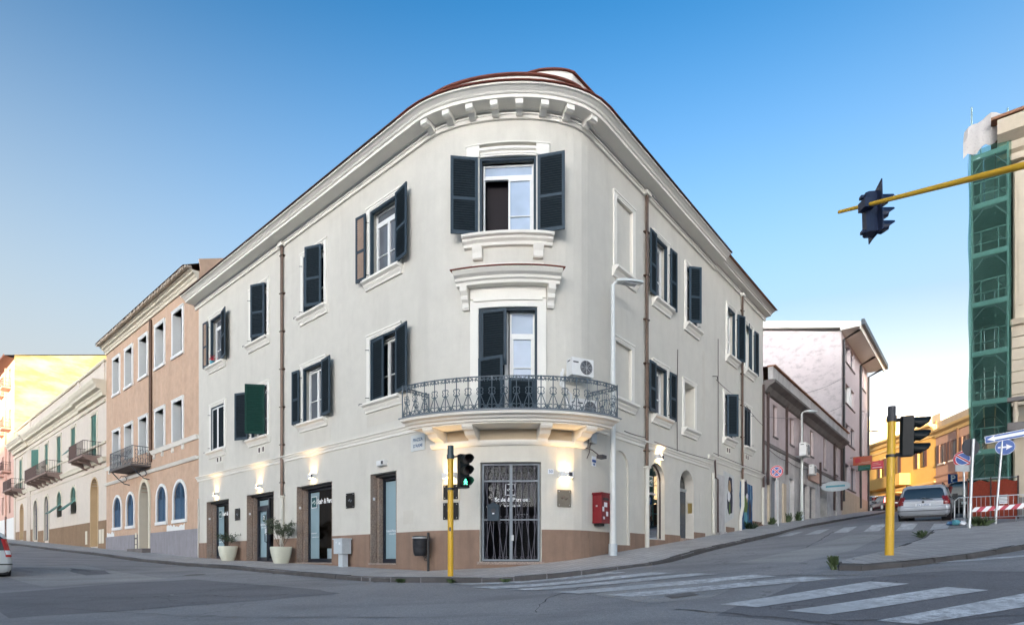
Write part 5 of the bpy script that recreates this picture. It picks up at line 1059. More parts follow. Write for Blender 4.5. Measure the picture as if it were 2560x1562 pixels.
# scaffold on the palace's street side
sf = thing('scaffold', 'tall steel scaffold draped in green netting with a white tarp on top', 'scaffold')
q0 = Vector((19.26, 24.3, 0)); FS = lambda s, o, z: Vector((q0.x+nR.x*s-dR.x*o, q0.y+nR.y*s-dR.y*o, z))   # s across (0..1.15), o towards the piazza
bays = [0, -2.5, -5.0, -7.5, -10]; zs = [2.45+2.045*i for i in range(8)]; z0 = 1.3
for i, o in enumerate(bays):
    for s in (0, 1.15):
        mb = MB(FS); mb.tube([(s, o, z0), (s, o, 19.0 if s == 0 else 18.4)], .035, 6); mb.build('standard', 'deck' if i == 0 else 'steel', sf)
    for z in zs:
        mb = MB(FS); mb.tube([(0, o, z-.62), (.38, o, z-.12), (.77, o, z-.12), (1.15, o, z-.62)], .02, 4); mb.build('frame_brace', 'irong', sf)
        if i == 0:
            mb = MB(FS); mb.tube([(-.05, o, z+1.02), (1.2, o, z+1.02)], .022, 5); mb.build('guard_rail', 'deck', sf)
            mb = MB(FS); mb.tube([(-.05, o, z+.5), (1.2, o, z+.5)], .02, 5); mb.build('guard_rail', 'deck', sf)
            for s in (.3, .86): mb = MB(FS); mb.tube([(s, o, z), (s, o, z+1.02)], .018, 4); mb.build('guard_post', 'deck', sf)
for z in zs:
    for k in range(3):
        mb = MB(FS); mb.box(.02+k*.375, .02+k*.375+.36, -10, .02, z-.06, z-.005); mb.build('plank', 'deck', sf)
    mb = MB(FS); mb.box(0, 1.15, .02, .05, z-.03, z+.15); mb.build('toe_board', 'deck', sf)
    for o in (-2.5, -5, -7.5): mb = MB(FS); mb.tube([(0, o, z+1.0), (0, o-2.4, z+1.0)], .02, 4); mb.build('guard_rail', 'steel', sf)
def net(name, sx, mat):
    m, t, bb = nodes(name); bb.inputs['Base Color'].default_value = (.08, .21, .165, 1); bb.inputs['Roughness'].default_value = .7
    tr = t.nodes.new('ShaderNodeBsdfTransparent'); tr.inputs[0].default_value = (.5, .66, .6, 1); ms = t.nodes.new('ShaderNodeMixShader'); f = noise(t, .9, 4)
    r = ramp(t, f, .3, .75, (.07, .07, .07), (.30, .30, .30)); t.links.new(r, ms.inputs[0]); t.links.new(tr.outputs[0], ms.inputs[1]); t.links.new(bb.outputs[0], ms.inputs[2]); t.links.new(ms.outputs[0], t.nodes['Material Output'].inputs[0]); M[name] = m
net('green_net', 1, 0)
mb = MB(FS); rows = []
for j in range(41):
    z = 1.9+15.2*j/40; rows.append([(s, .09+.04*math.sin(z*2.1+s*5)+.02*math.sin(z*9), z) for s in [-.09+1.35*i/8 for i in range(9)]])
mb.grid(rows); mb.build('green_netting', 'green_net', sf, True)
mb = MB(FS); rows = []
for j in range(31):
    z = 1.9+15.2*j/30; rows.append([(-.1-.03*math.sin(z*2+o), o, z) for o in [-10+10.1*i/12 for i in range(13)]])
mb.grid(rows); mb.build('green_netting', 'green_net', sf, True)
mb = MB(FS); mb.box(1.2, 1.25, -10, -.6, 1.5, 17.0); mb.build('backing_boards', 'greens', sf)
mb = MB(FS); rows = []
for i in range(13):
    s = -.28+1.75*i/12; k = math.sin(math.pi*(i/12)); rows.append([(s, .12, 16.9+.5*(i/12)+.12*math.sin(i*1.7)), (s, .22+.06*math.sin(i*2.3), 17.5+.3*k+.06*math.sin(i)), (s+.03, .1, 18.0+.35*k+.08*math.sin(i*1.3)), (s, -.6, 18.3+.4*k), (s, -1.6, 18.2+.3*k)])
mb.grid(rows); mb.build('white_tarp', 'sheet', sf, True)
# ------------------------------------------------------------------ unseen blocks added far behind the camera to keep the low sun off
def block(x0, x1, y0, y1, h, mat, name, lab, nf):
    t = thing(name, lab, 'building'); mb = MB(); mb.box(x0, x1, y0, y1, -5, h); mb.build('wall', mat, t)
    mb = MB(); mb.box(x0-.4, x1+.4, y0-.4, y1+.4, h, h+.4); mb.build('roof', 'roof', t)
    mb = MB(); k = 0
    for i in range(int((x1-x0)/4)):
        for j in range(nf): x = x0+2+i*4; z = 1+j*3.4; mb.box(x-.6, x+.6, y1, y1+.06, z, z+1.8)
    mb.build('windows', 'gdark', t, kind='stuff'); return t
block(-250, -96, -212, -200, 38.0, 'cream', 'occluder', 'long cream tenement added unseen behind the viewpoint to keep the low sun off the street', 9)
block(-95, -47, -212, -200, 45, 'salmon', 'occluder', 'tall salmon tenement added unseen behind the viewpoint to keep the low sun off the street', 9)
block(-46, 90, -212, -200, 22, 'cream', 'occluder', 'lower cream block added unseen behind the viewpoint to keep the low sun off the street', 5)
# ------------------------------------------------------------------ things fixed to the walls
def wall_lamp(s, z, lit, label, o=0):
    t = thing('wall_lamp', label, 'lamp', VM(s, o, z), 'white up and down wall lamps')
    a = MB(); a.box(-.21, -.20, -.15, 0, -.085, .085); a.box(.20, .21, -.15, 0, -.085, .085); a.box(-.2, .2, -.155, -.14, -.085, .085); a.box(-.2, .2, -.02, 0, -.085, .085); a.build('housing', 'cwhite', t)
    a = MB(); a.box(.06, .17, -.16, -.1555, -.05, .06); a.build('sensor', 'sback', t)
    a = MB(); a.box(-.19, .19, -.135, -.025, -.02, .02); a.build('bulb_glass', 'lit' if lit else 'cwhite', t)
    if lit:
        for sg in (1, -1):
            l = bpy.data.lights.new('lamp_light', 'SPOT'); l.energy = 13 if sg > 0 else 7; l.color = (1, .6, .25); l.spot_size = R_(112); l.spot_blend = .6; l.shadow_soft_size = .04
            lo = bpy.data.objects.new('lamp_light', l); COL.objects.link(lo); lo.parent = t; lo.location = (0, -.17, .06*sg); lo.rotation_euler = (math.pi if sg > 0 else 0, 0, 0)
            lo.rotation_euler.x += R_(9)*(-sg)
    return t
wall_lamp(sl(15.75), 3.27, 1, 'lit wall lamp above the farthest shop window on the left')
wall_lamp(sl(11.2), 3.27, 1, 'lit wall lamp above the glazed shop door')
wall_lamp(sl(6.75), 3.27, 1, 'lit wall lamp above the large shop window with white lettering')
wall_lamp(sl(2.3), 3.27, 0, 'unlit white wall lamp above the narrow shop window')
wall_lamp(-1.78, 2.57, 1, 'lit wall lamp behind the yellow traffic light pole')
wall_lamp(1.72, 2.57, 1, 'lit wall lamp above the bronze mirror plaque right of the iron gate')
wall_lamp(sr(4.85), 3.85, 1, 'lit wall lamp above the arched shop window on the right front')
def plaque(s, z0, z1, wd, mat, label, frame=None):
    t = thing('plaque', label, 'plaque', VM(s, 0, (z0+z1)/2)); h = (z1-z0)/2; w2 = wd/2
    if frame:
        a = MB(); e = .045
        for q in ((-w2-e, w2+e, h, h+e), (-w2-e, w2+e, -h-e, -h), (-w2-e, -w2, -h, h), (w2, w2+e, -h, h)): a.box(q[0], q[1], -.03, 0, q[2], q[3])
        a.build('frame', 'creamtrim', t)
    a = MB(); a.box(-w2, w2, -.04, -.025, -h, h); a.build('plate', mat, t)
    a = MB()
    for x in (-w2+.05, w2-.05):
        for zz in (-h+.05, h-.05): a.disc((x, zz), .014, -.05, -.04, 8)
    a.build('screws', 'steel', t, kind='stuff')
    a = MB()
    for q in ([(-.12, .02), (-.05, -.03), (-.03, -.01), (-.1, .04)], [(.02, -.04), (.1, .02), (.12, .01), (.03, -.06)], [(-.03, .05), (-.02, 0), (.01, .0), (.0, .06)]): a.prism(q, -.044, -.0405)
    a.build('emblem', 'irong' if mat == 'bplq' else 'rust', t, kind='stuff')
plaque(sl(13.4), 1.9, 2.44, .5, 'bplq', 'black plaque between the two leftmost shop openings')
plaque(sl(4.23), 1.9, 2.43, .52, 'bplq', 'black glass plaque above the grey utility cabinet')
plaque(-1.75, 1.86, 2.30, .5, 'bplq', 'dark plaque with pale frame behind the yellow pole', 1)
plaque(-1.75, 1.26, 1.76, .52, 'bplq', 'frameless black plaque low behind the yellow pole')
plaque(1.68, 1.62, 2.12, .44, 'mirror', 'bronze mirror plaque between the iron gate and the red mailbox')
t = thing('street_sign', 'white marble street name sign left of the balcony reading PIAZZA', 'sign', VM(sl(.5), 0, 3.72)); a = MB(); a.box(-.34, .34, -.025, 0, -.25, .25); a.build('slab', 'polew', t)
text('PIAZZA', .14, T3(0, -.027, .09), 'textb', t, off=.003); text("D'ARMI", .14, T3(0, -.027, -.10), 'textb', t, off=.003)
t = thing('number_plate', 'small white house number plate right of the iron gate', 'sign', VM(1.27, 0, 2.65)); a = MB(); a.box(-.085, .085, -.012, 0, -.07, .07); a.build('plate', 'swhite', t); text('50', .12, T3(0, -.013, 0), 'textb', t, off=.002)
t = thing('notice_plate', 'little white and blue notice plate above the red mailbox', 'sign', VM(sr(.35), 0, 3.1)); a = MB(); a.box(-.12, .12, -.012, 0, -.15, .15); a.build('plate', 'swhite', t); a = MB(); a.box(-.11, .11, -.016, -.0125, -.03, .05); a.box(-.05, .05, -.016, -.0125, -.12, -.07); a.each('printed_band', 'sblue', t)
# red mailbox
t = thing('mailbox', 'red metal mailbox with white stickers on the wall beside the street lamp', 'mailbox', VM(sr(.5), 0, 1.18))
a = MB(); a.prism([(-.25, 0), (.25, 0), (.25, .84), (.22, .9), (-.22, .9), (-.25, .84)], -.34, -.02); a.build('body', 'red', t); a = MB(); a.prism([(-.27, .88), (.27, .88), (.24, .94), (-.24, .94)], -.36, -.0); a.build('lid', 'red', t)
a = MB(); a.box(-.16, .16, -.35, -.341, .7, .78); a.build('slot', 'black', t); a = MB(); a.box(-.1, .08, -.348, -.341, .5, .64); a.box(-.2, -.1, -.348, -.341, .36, .5); a.box(.02, .14, -.348, -.341, .22, .36); a.box(-.16, -.06, -.348, -.341, .12, .2); a.each('sticker', 'sticker', t)
a = MB(); a.box(-.256, -.25, -.2, -.14, .5, .55); a.build('lock', 'steel', t); a = MB(); a.box(-.15, .15, -.2, -.02, -.08, 0); a.build('bracket', 'black', t)
# letter box hung on the gate
t = thing('letter_box', 'small blue grey letter box hanging on the iron gate', 'mailbox', VM(-.43, -.11, 1.2)); a = MB(); a.prism([(-.17, 0), (.17, 0), (.17, .42), (-.17, .42)], -.1, 0); a.build('body', 'shut', t); a = MB(); a.prism([(-.2, .42), (.2, .42), (.18, .46), (0, .54), (-.18, .46)], -.12, .0); a.build('lid', 'shut', t)
a = MB(); a.disc((0, .3), .07, -.106, -.1, 12); a.build('crest', 'sback', t); a = MB(); a.box(-.03, .03, -.106, -.1, .2, .23); a.build('name_slot', 'sticker', t)
# air conditioners
def ac(mw, label, wd=.74, h=.5, d=.3, bracket=True):
    t = thing('air_conditioner', label, 'air conditioner', mw, 'outdoor air conditioner units'); a = MB(); a.box(-wd/2, wd/2, -d, 0, 0, h); a.build('casing', 'cwhite', t)
    a = MB(); a.disc((wd*.16, h/2), h*.41, -d-.012, -d, 20); fan_ = a.build('fan_grille', 'sback', t); a = MB()
    for k in range(1, 5): a.tube([(wd*.16+h*.09*k*math.cos(q*math.pi/8), -d-.016, h/2+h*.09*k*math.sin(q*math.pi/8)) for q in range(17)], .006, 4)
    for k in range(8): a.tube([(wd*.16, -d-.016, h/2), (wd*.16+h*.4*math.cos(k*math.pi/4), -d-.016, h/2+h*.4*math.sin(k*math.pi/4))], .006, 4)
    a.build('grille_wires', 'steel', fan_, kind='stuff'); a = MB(); a.box(-wd*.44, -wd*.2, -d-.004, -d, h*.7, h*.78); a.box(-wd/2-.004, -wd/2, -d*.7, -d*.2, h*.82, h*.88); a.each('badge', 'sback', t)
    if bracket: a = MB(); a.box(-wd*.4, -wd*.36, -d, .2, -.05, 0); a.box(wd*.36, wd*.4, -d, .2, -.05, 0); a.each('bracket', 'steel', t)
    return t
ac(VM(1.95, .30, 5.36), 'white air conditioner on a bracket above the balcony rail'); ac(VM(2.05, .32, 4.19), 'white air conditioner standing on the balcony floor', bracket=False)
mb = MB(F); mb.tube([(1.55, .28, 5.6), (1.5, .3, 5.3), (1.62, .25, 5.0), (1.7, .3, 4.4)], .035, 6); mb.tube([(1.5, .28, 5.5), (1.45, .35, 5.1), (1.75, .35, 4.85), (1.72, .3, 4.3)], .03, 6); tag(mb.build('hose', 'cwhite', None, True), 'white insulated hoses looping between the two balcony air conditioners', 'hose')
ac(VM(sr(24.4), .35, 6.55), 'grey air conditioner under a bricked up window of the shabby house', 1.0, .8, .4); ac(VM(sr(27.0), .3, 5.75), 'small air conditioner above the roller shutters of the shabby house', .8, .6, .3)
# junction box and floodlight at the corner
t = thing('junction_box', 'pale green junction box with cables under the balcony end', 'box', VM(HT+.12, 0, 3.62)); a = MB(); a.box(-.16, .16, -.16, 0, 0, .3); a.build('casing', 'cab', t); a = MB(); a.box(-.2, .2, -.2, 0, .3, .33); a.build('cover', 'steel', t)
a = MB(); a.tube([(-.1, -.08, 0), (-.14, -.08, -.3), (-.24, -.05, -.5)], .015, 4); a.tube([(-.02, -.1, 0), (-.2, -.06, -.2), (-.16, -.05, .1)], .012, 4); a.each('cable', 'rust', t)
t = thing('floodlight', 'small dark floodlight on a bent arm beside the street lamp post', 'floodlight', VM(HT+.0, .06, 3.22)); a = MB(); a.tube([(-.2, 0, .2), (0, -.1, .16), (.14, -.25, .0)], .018, 5); a.build('arm', 'rust', t); a = MB(); a.box(.06, .32, -.42, -.22, -.1, 0); a.build('lamp_head', 'sback', t)
# murals on the wing
def blot(poly, o, mat, t, name): a = MB(); a.prism(poly, -o-.002, -o); return a.build(name, mat, t)
def wob(cx, cz, rx, rz, n=14, j=.2): return [(cx+rx*math.cos(6.283*i/n)*random.uniform(1-j, 1+j), cz+rz*math.sin(6.283*i/n)*random.uniform(1-j, 1+j)) for i in range(n)]
M['mur1'] = plaster('mural_ground', (.62, .62, .6), .1, .6, .2, (.3, .42, .36), 2.2); M['mur2'] = plaster('mural_blue', (.05, .12, .26), .3, .8, .2, (.25, .42, .5), 2.5, .5, .6); M['mur3'] = paint('mural_dark', (.03, .035, .06), .7, .3); M['mur4'] = paint('mural_skin', (.42, .3, .18), .7, .2); M['mur5'] = paint('mural_green', (.12, .2, .05), .7, .3); M['mur6'] = paint('mural_teal', (.1, .35, .42), .7, .3)
t = thing('mural', 'pale mural of a dark haired figure on the right wing beside the pier', 'mural', VM(sr(12.35), .004, 2.2)); blot([(-.72, -.5), (.7, -.1), (.72, 1.9), (-.7, 1.98)], .001, 'mur1', t, 'painted_ground')
for p, m in ((wob(.18, .62, .42, .62), 'mur3'), (wob(.2, 1.35, .3, .42), 'mur3'), (wob(.1, 1.3, .17, .28), 'mur4'), (wob(.0, .85, .2, .25), 'sticker'), (wob(.1, .3, .08, .3), 'mur5')): blot(p, .004+.003*len(t.children), m, t, 'painted_patch')
t = thing('mural', 'blue mural with green clothed figure near the end of the right wing', 'mural', VM(sr(14.9), .004, 1.8)); blot([(-1.0, -.3)]+[(1.0+random.uniform(-.06, .06), .3*k) for k in range(8)]+[(-1.0+random.uniform(-.06, .06), 2.2-.25*k) for k in range(9)], .001, 'mur2', t, 'painted_ground')
for p, m in ((wob(-.1, 1.75, .3, .5), 'mur3'), (wob(-.1, 1.0, .3, .5), 'mur5'), (wob(.1, 1.45, .16, .2), 'sticker'), (wob(-.1, .35, .22, .4), 'mur6'), (wob(.5, .8, .2, .5), 'mur3'), (wob(-.6, 1.3, .2, .5), 'mur6'), (wob(.05, 1.3, .1, .12), 'mur4')): blot(p, .004+.003*len(t.children), m, t, 'painted_patch')
p = F(sr(14.9), .2, zR(14.9)); weed(p.x, p.y, p.z, .5, .35, 90, 'leafd', label='dark weeds growing at the foot of the blue mural')
for u, lb in ((18.7, 'weeds at the foot of the shabby house corner'), (22.0, 'brown tuft of weeds between the shabby house doors'), (24.6, 'green weeds beside the far street lamp foot')):
    p = F(sr(u), .15, zR(u)); weed(p.x, p.y, p.z, .35, .6 if u > 20 else .4, 60, 'leaf', label=lb)
# flower pot on the far left window sill
t = thing('flower_pot', 'little pot of red flowers on the farthest upper window sill', 'flower pot', VM(sl(16.0), .12, 9.58)); a = MB(); a.lathe([(.08, 0), (.13, .2), (.11, .2), (.07, .05)], 10); a.build('pot', 'mur6', t, True); a = MB()
for k in range(40): x, y, z = random.gauss(0, .09), random.gauss(0, .08), .28+random.gauss(0, .07); a.face([(x, y, z), (x+.05, y+.02, z+.02), (x+.02, y-.02, z+.06)])
a.build('flowers', 'sred', t, kind='stuff')
# shop signs on the right street
def box_sign(u, o0, o1, z0, z1, mat, label, lines, bars=()):
    t = thing('hanging_sign', label, 'sign'); c = F(sr(u), (o0+o1)/2, (z0+z1)/2); x = nR; y = dR
    mw = Matrix(((x.x, y.x, 0, c.x), (x.y, y.y, 0, c.y), (0, 0, 1, c.z), (0, 0, 0, 1))); t.matrix_local = mw; w2, h2 = (o1-o0)/2, (z1-z0)/2
    a = MB(); a.box(-w2, w2, -.08, .08, -h2, h2); a.build('panel', mat, t); a = MB()
    for zz in (-h2+.02, h2-.02): a.tube([(-w2-.4, 0, zz), (w2, 0, zz)], .03, 5)
    a.each('bracket', 'black', t)
    for (x0, x1, zz, hh, m) in lines: a = MB(); a.box(w2*x0, w2*x1, -.09, -.081, h2*zz-hh*h2, h2*zz+hh*h2); a.build('printed_line', m, t)
    return t
t = box_sign(43, .24, 1.65, 8.36, 9.1, 'orange', 'orange hanging shop sign on the pale block', [(-.1, .8, -.35, .05, 'rose'), (-.4, .9, -.65, .06, 'rose')]); a = MB(); a.prism(wob(-.35, .05, .22, .22, 9, .3), -.09, -.081); a.build('logo', 'sred', t)
box_sign(46, .15, 1.15, 8.28, 8.85, 'sgreen', 'small green shop sign under the orange one', [(-.5, .7, .35, .08, 'mur5'), (-.7, .8, -.1, .06, 'mur6'), (-.8, .2, -.5, .06, 'mur6')])
box_sign(50, .64, 1.65, 8.85, 9.62, 'tapered', 'red hanging sign behind the orange shop sign', [(-.7, .2, .5, .06, 'rose'), (-.8, .6, .1, .06, 'rose'), (-.8, .8, -.6, .07, 'swhite')])
t = thing('oval_sign', 'pale oval hanging sign over a doorway of the shabby house', 'sign'); c = F(sr(31.3), 1.0, 5.35); t.matrix_local = Matrix(((nR.x, dR.x, 0, c.x), (nR.y, dR.y, 0, c.y), (0, 0, 1, c.z), (0, 0, 0, 1))); a = MB(); a.disc((0, 0), .95, -.06, .06, 24, .36); a.build('panel', 'cab', t); a = MB(); a.box(-.6, .6, -.07, -.061, -.06, .06); a.build('printed_line', 'mur6', t); a = MB(); a.tube([(-1.2, 0, .3), (0, 0, .3)], .025, 5); a.build('bracket', 'black', t)
# ------------------------------------------------------------------ street furniture on the pavement
def gz(s, o): return zW(s)+(kZ(s)-zW(s))*o/(kO(s)-.16)
def shrub(t, mat, n, h, r, z0, wood=7, leafs=.055, mats=None):
    a = MB(); tips = []
    for k in range(wood):
        an = 6.283*k/wood+random.uniform(-.3, .3); e = Vector((math.cos(an)*r*random.uniform(.5, 1), math.sin(an)*r*random.uniform(.5, 1), z0+h*random.uniform(.6, 1))); p0 = Vector((0, 0, z0-.05)); m = p0.lerp(e, .5)+Vector((random.uniform(-.05, .05), random.uniform(-.05, .05), .08))
        a.tube([p0, m, e], .012, 4, .004)
        for j in range(5): q = m.lerp(e, random.uniform(0, 1)); tips.append((q, q+Vector((random.gauss(0, .12), random.gauss(0, .12), random.uniform(0, .2))))); a.tube([q, tips[-1][1]], .005, 3, .002)
        tips.append((m, e))
    a.build('branches', 'twig', t, kind='stuff')
    for m_, f in (mats or ((mat, 1),)):
        b = MB()
        for k in range(int(n*f)):
            p0, p1 = random.choice(tips); q = p0.lerp(p1, random.uniform(.2, 1.05))+Vector((random.gauss(0, .035), random.gauss(0, .035), random.gauss(0, .035)))
            d = Vector((random.gauss(0, 1), random.gauss(0, 1), random.gauss(.4, .8))).normalized()*leafs*random.uniform(.7, 1.3); sd_ = d.cross(Vector((random.gauss(0, 1), random.gauss(0, 1), random.gauss(0, 1)))).normalized()*leafs*.22
            b.face([tuple(q), tuple(q+d*.5+sd_), tuple(q+d), tuple(q+d*.5-sd_)])
        b.build('leaves', m_, t, kind='stuff')
def pot(s, o, label, n, h, r, mats):
    p = F(s, o, gz(s, o)); t = thing('potted_shrub', label, 'potted plant', T3(p.x, p.y, p.z) @ RZ(.75)); a = MB(); rows = []
    for z, k in ((0, .23), (.03, .245), (.2, .30), (.4, .345), (.58, .37), (.64, .372), (.66, .365), (.66, .335), (.54, .32)):
        c = []
        for i in range(24):
            an = 6.283*i/24; e = 2.0/3.6; x, y = math.cos(an), math.sin(an); c.append((k*math.copysign(abs(x)**e, x), k*math.copysign(abs(y)**e, y), z))
        rows.append(c)
    ids = a.grid(rows, True); a.f.append(ids[0]); a.f.append(ids[-1]); a.build('pot', 'pot', t, True); shrub(t, None, n, h, r, .56, mats=mats); return t
pot(sl(13.3), .5, 'cream pot with a sparse dark green shrub beside the farthest shop window', 1000, .62, .5, (('leafd', .6), ('leaf', .4)))
pot(sl(8.25), .55, 'larger cream pot with a bushy grey green shrub beside the glazed shop door', 3200, 1.1, .72, (('leafg', .7), ('leaf', .3)))
p = F(sl(4.3), .28, gz(sl(4.3), .28)-.02); t = thing('utility_cabinet', 'pale grey utility cabinet on a pedestal against the wall', 'cabinet', Matrix.Translation(p) @ VM(sl(4.3), 0, 0).to_3x3().to_4x4())
a = MB(); a.prism([(-.13, -.1), (.13, -.1), (.16, .1), (-.16, .1)], 0, .5, 2); a.build('pedestal', 'cab', t); a = MB(); a.box(-.27, .27, -.2, .16, .48, .98); bx_ = a.build('box', 'cab', t); a = MB(); a.box(-.3, .3, -.23, .18, .98, 1.02); a.build('lid', 'cab', t); a = MB(); a.box(-.24, .24, -.206, -.2, .52, .95); a.build('door', 'cab', t); a = MB(); a.box(.06, .16, -.21, -.206, .8, .88); a.box(-.12, -.08, -.21, -.206, .85, .9); a.each('sticker', 'sticker', t)
s_ = -HT+.22; p = F(s_, .35, gz(s_, .35)-.02); t = thing('litter_bin', 'black ribbed litter bin on a dark post at the corner', 'bin', Matrix.Translation(p) @ VM(s_, 0, 0).to_3x3().to_4x4())
a = MB(); a.tube([(.1, 0, 0), (.1, 0, 1.18)], .04, 8); a.build('post', 'black', t); a = MB(); pr = [(.17, .48), (.2, .52), (.225, .62)]
for k in range(6): z = .66+k*.045; pr += [(.225+.002*k, z), (.235+.002*k, z+.012), (.235+.002*k, z+.028), (.225+.002*k, z+.04)]
pr += [(.24, .98), (.25, 1.0), (.25, 1.07), (.22, 1.08), (.22, .9)]; a.lathe(pr, 20, (-.2, -.02)); a.build('bin_body', 'bin', t, True); a = MB(); a.lathe([(.258, 1.0), (.262, 1.02), (.258, 1.04)], 20, (-.2, -.02)); a.build('rim_band', 'steel', t, True); a = MB(); a.tube([(.1, 0, .5), (0, 0, .44), (-.1, 0, .46)], .015, 5); a.tube([(.0+.05*math.cos(q), 0, .38+.05*math.sin(q)) for q in range(7)], .012, 5); a.each('bracket', 'black', t)
def signal_head(t, mw, lens, back=None, person=False):
    h = bpy.data.objects.new('signal_head', None)
    a = MB(); a.prism([(-.13, -.12), (.13, -.12), (.13, .08), (.09, .13), (-.09, .13), (-.13, .08)], 0, .86, 2)
    for k in range(3): z = .145+.285*k; a.tube([(0, -.119, z), (0, -.15, z)], .125, 16)
    a.box(-.05, .05, .1, .2, .78, .84); a.box(-.05, .05, .1, .2, .02, .08); hd = a.build('signal_head', 'sig' if back is None else 'bkb', t, mw=mw)
    for k in range(3):
        z = .145+.285*k; b = MB(); b.disc((0, z), .105, -.156, -.151, 18); b.build('lens', lens[k], hd)
        c = MB(); rows = []
        for i in range(15):
            an = R_(-38+256*i/14); x, zz = math.cos(an), math.sin(an); ln = .28 if zz > .3 else .28*(.35+.65*max(0, (zz+.65)/.95)); rows.append([(.128*x, -.14, z+.128*zz), (.134*x, -.14-ln, z+.128*zz-.015)])
        c.grid(rows); c.build('visor', 'sig' if back is None else 'bkb', hd, True)
    if person:
        b = MB(); z = .145; b.disc((0, z+.055), .02, -.160, -.157, 10); b.prism([(-.022, z+.03), (.022, z+.03), (.055, z-.0), (.045, z-.012), (.02, z+.008), (.022, z-.02), (.05, z-.07), (.03, z-.075), (0, z-.035), (-.03, z-.075), (-.05, z-.07), (-.022, z-.02), (-.02, z+.008), (-.045, z-.012), (-.055, z-.0)], -.160, -.157); b.build('green_walking_figure', 'walk', hd)
    if back:
        b = MB(); b.prism([(-.3, -.06), (-.12, -.03), (.16, -.03), (.28, -.05), (.3, .3), (.24, .42), (.3, .56), (.3, .98), (.02, .90), (-.3, 1.0), (-.3, .6), (-.24, .45), (-.3, .3)], -.1, -.08); b.build('backboard', 'bkb', hd)
    return hd
M['lensd'] = plain('dark_lens', (.02, .012, .012), .15)
# pedestrian light at the corner
x, y = -1.60, 15.1; z = -.31; t = thing('traffic_light', 'yellow pole with a pedestrian traffic light showing the green walking figure', 'traffic light', T3(x, y, z))
a = MB(); a.tube([(0, 0, -.1), (0, 0, 3.0)], .075, 14); a.build('pole', 'yel', t, True); a = MB(); a.tube([(0, 0, 3.0), (0, 0, 3.32)], .082, 14); a.tube([(0, 0, 2.98), (0, 0, 3.08)], .1, 12); a.build('pole_cap', 'tcap', t, True)
hd = signal_head(t, T3(.33, -.02, 2.22) @ RZ(R_(28)), ['lensd', 'lensd', 'lensd'], None, True)
a = MB(); a.tube([(0, 0, 3.02), (.2, 0, 3.05), (.3, .05, 3.0)], .022, 6); a.tube([(0, 0, 2.2), (.3, .05, 2.24)], .022, 6); a.tube([(0, 0, 2.17), (0, 0, 2.23)], .09, 12); a.each('bracket', 'black', t); a = MB(); a.box(-.03, .02, -.082, -.07, 1.1, 1.2); a.build('sticker', 'black', t)
# light on the island
x, y = 8.26, 12.7; z = gi(x, y)-.02; t = thing('traffic_light', 'yellow pole with a black traffic light on the tiled island', 'traffic light', T3(x, y, z) @ Matrix.Rotation(R_(1.0), 4, 'Y'))
a = MB(); a.tube([(0, 0, -.1), (0, 0, 3.0)], .088, 14, .078); a.build('pole', 'yel', t, True); a = MB(); a.tube([(0, 0, 2.98), (0, 0, 3.27)], .075, 14); a.tube([(0, 0, 2.94), (0, 0, 3.06)], .1, 12); a.build('pole_cap', 'sback', t, True)
signal_head(t, T3(.36, .03, 2.2) @ RZ(R_(60)), ['lensd', 'lensd', 'lensd']); a = MB(); a.tube([(0, 0, 2.98), (.2, 0, 3.0), (.3, .0, 2.98)], .024, 6); a.tube([(0, 0, 2.19), (.3, 0, 2.22)], .024, 6); a.tube([(0, 0, 2.16), (0, 0, 2.22)], .1, 12); a.each('bracket', 'black', t)
# overhead light on a mast to the right of the viewpoint
mx_, my_ = 8.2, 4.6; mz = g(mx_, my_); t = thing('overhead_traffic_light', 'overhead traffic light seen from behind on a long yellow arm', 'traffic light', T3(mx_, my_, mz))
tip = Vector((6.2-mx_, 11.0-my_, 6.62-mz)); bs = Vector((0, 0, 4.1-mz)); kn = Vector((7.28-mx_, 7.6-my_, 5.33-mz))
a = MB(); a.tube([(0, 0, -.1), tuple(bs-Vector((0, 0, .5)))], .12, 14, .1); a.tube([tuple(bs-Vector((0, 0, .5))), tuple(bs), tuple(bs.lerp(kn, .35)+Vector((0, 0, .1)))], .095, 12); a.build('mast', 'yel', t, True)
d0 = (tip-kn).normalized(); a = MB(); a.tube([tuple(bs.lerp(kn, .35)+Vector((0, 0, .1))), tuple(kn), tuple(tip)], .075, 12, .030); a.build('arm', 'yel', t, True)
hp = Vector((6.3-mx_, 10.3-my_, 6.45-mz)); hp = tip-d0*.62
hd = signal_head(t, Matrix.Translation(hp+Vector((.14, .08, -.48))) @ RZ(R_(84)) @ Matrix.Rotation(R_(3), 4, 'Y') @ Matrix.Scale(.86, 4), ['lensd', 'lensd', 'lensd'], 1); a = MB(); a.box(hp.x-.075, hp.x+.1, hp.y-.09, hp.y+.12, hp.z-.075, hp.z+.085); a.build('clamp', 'bkb', t)
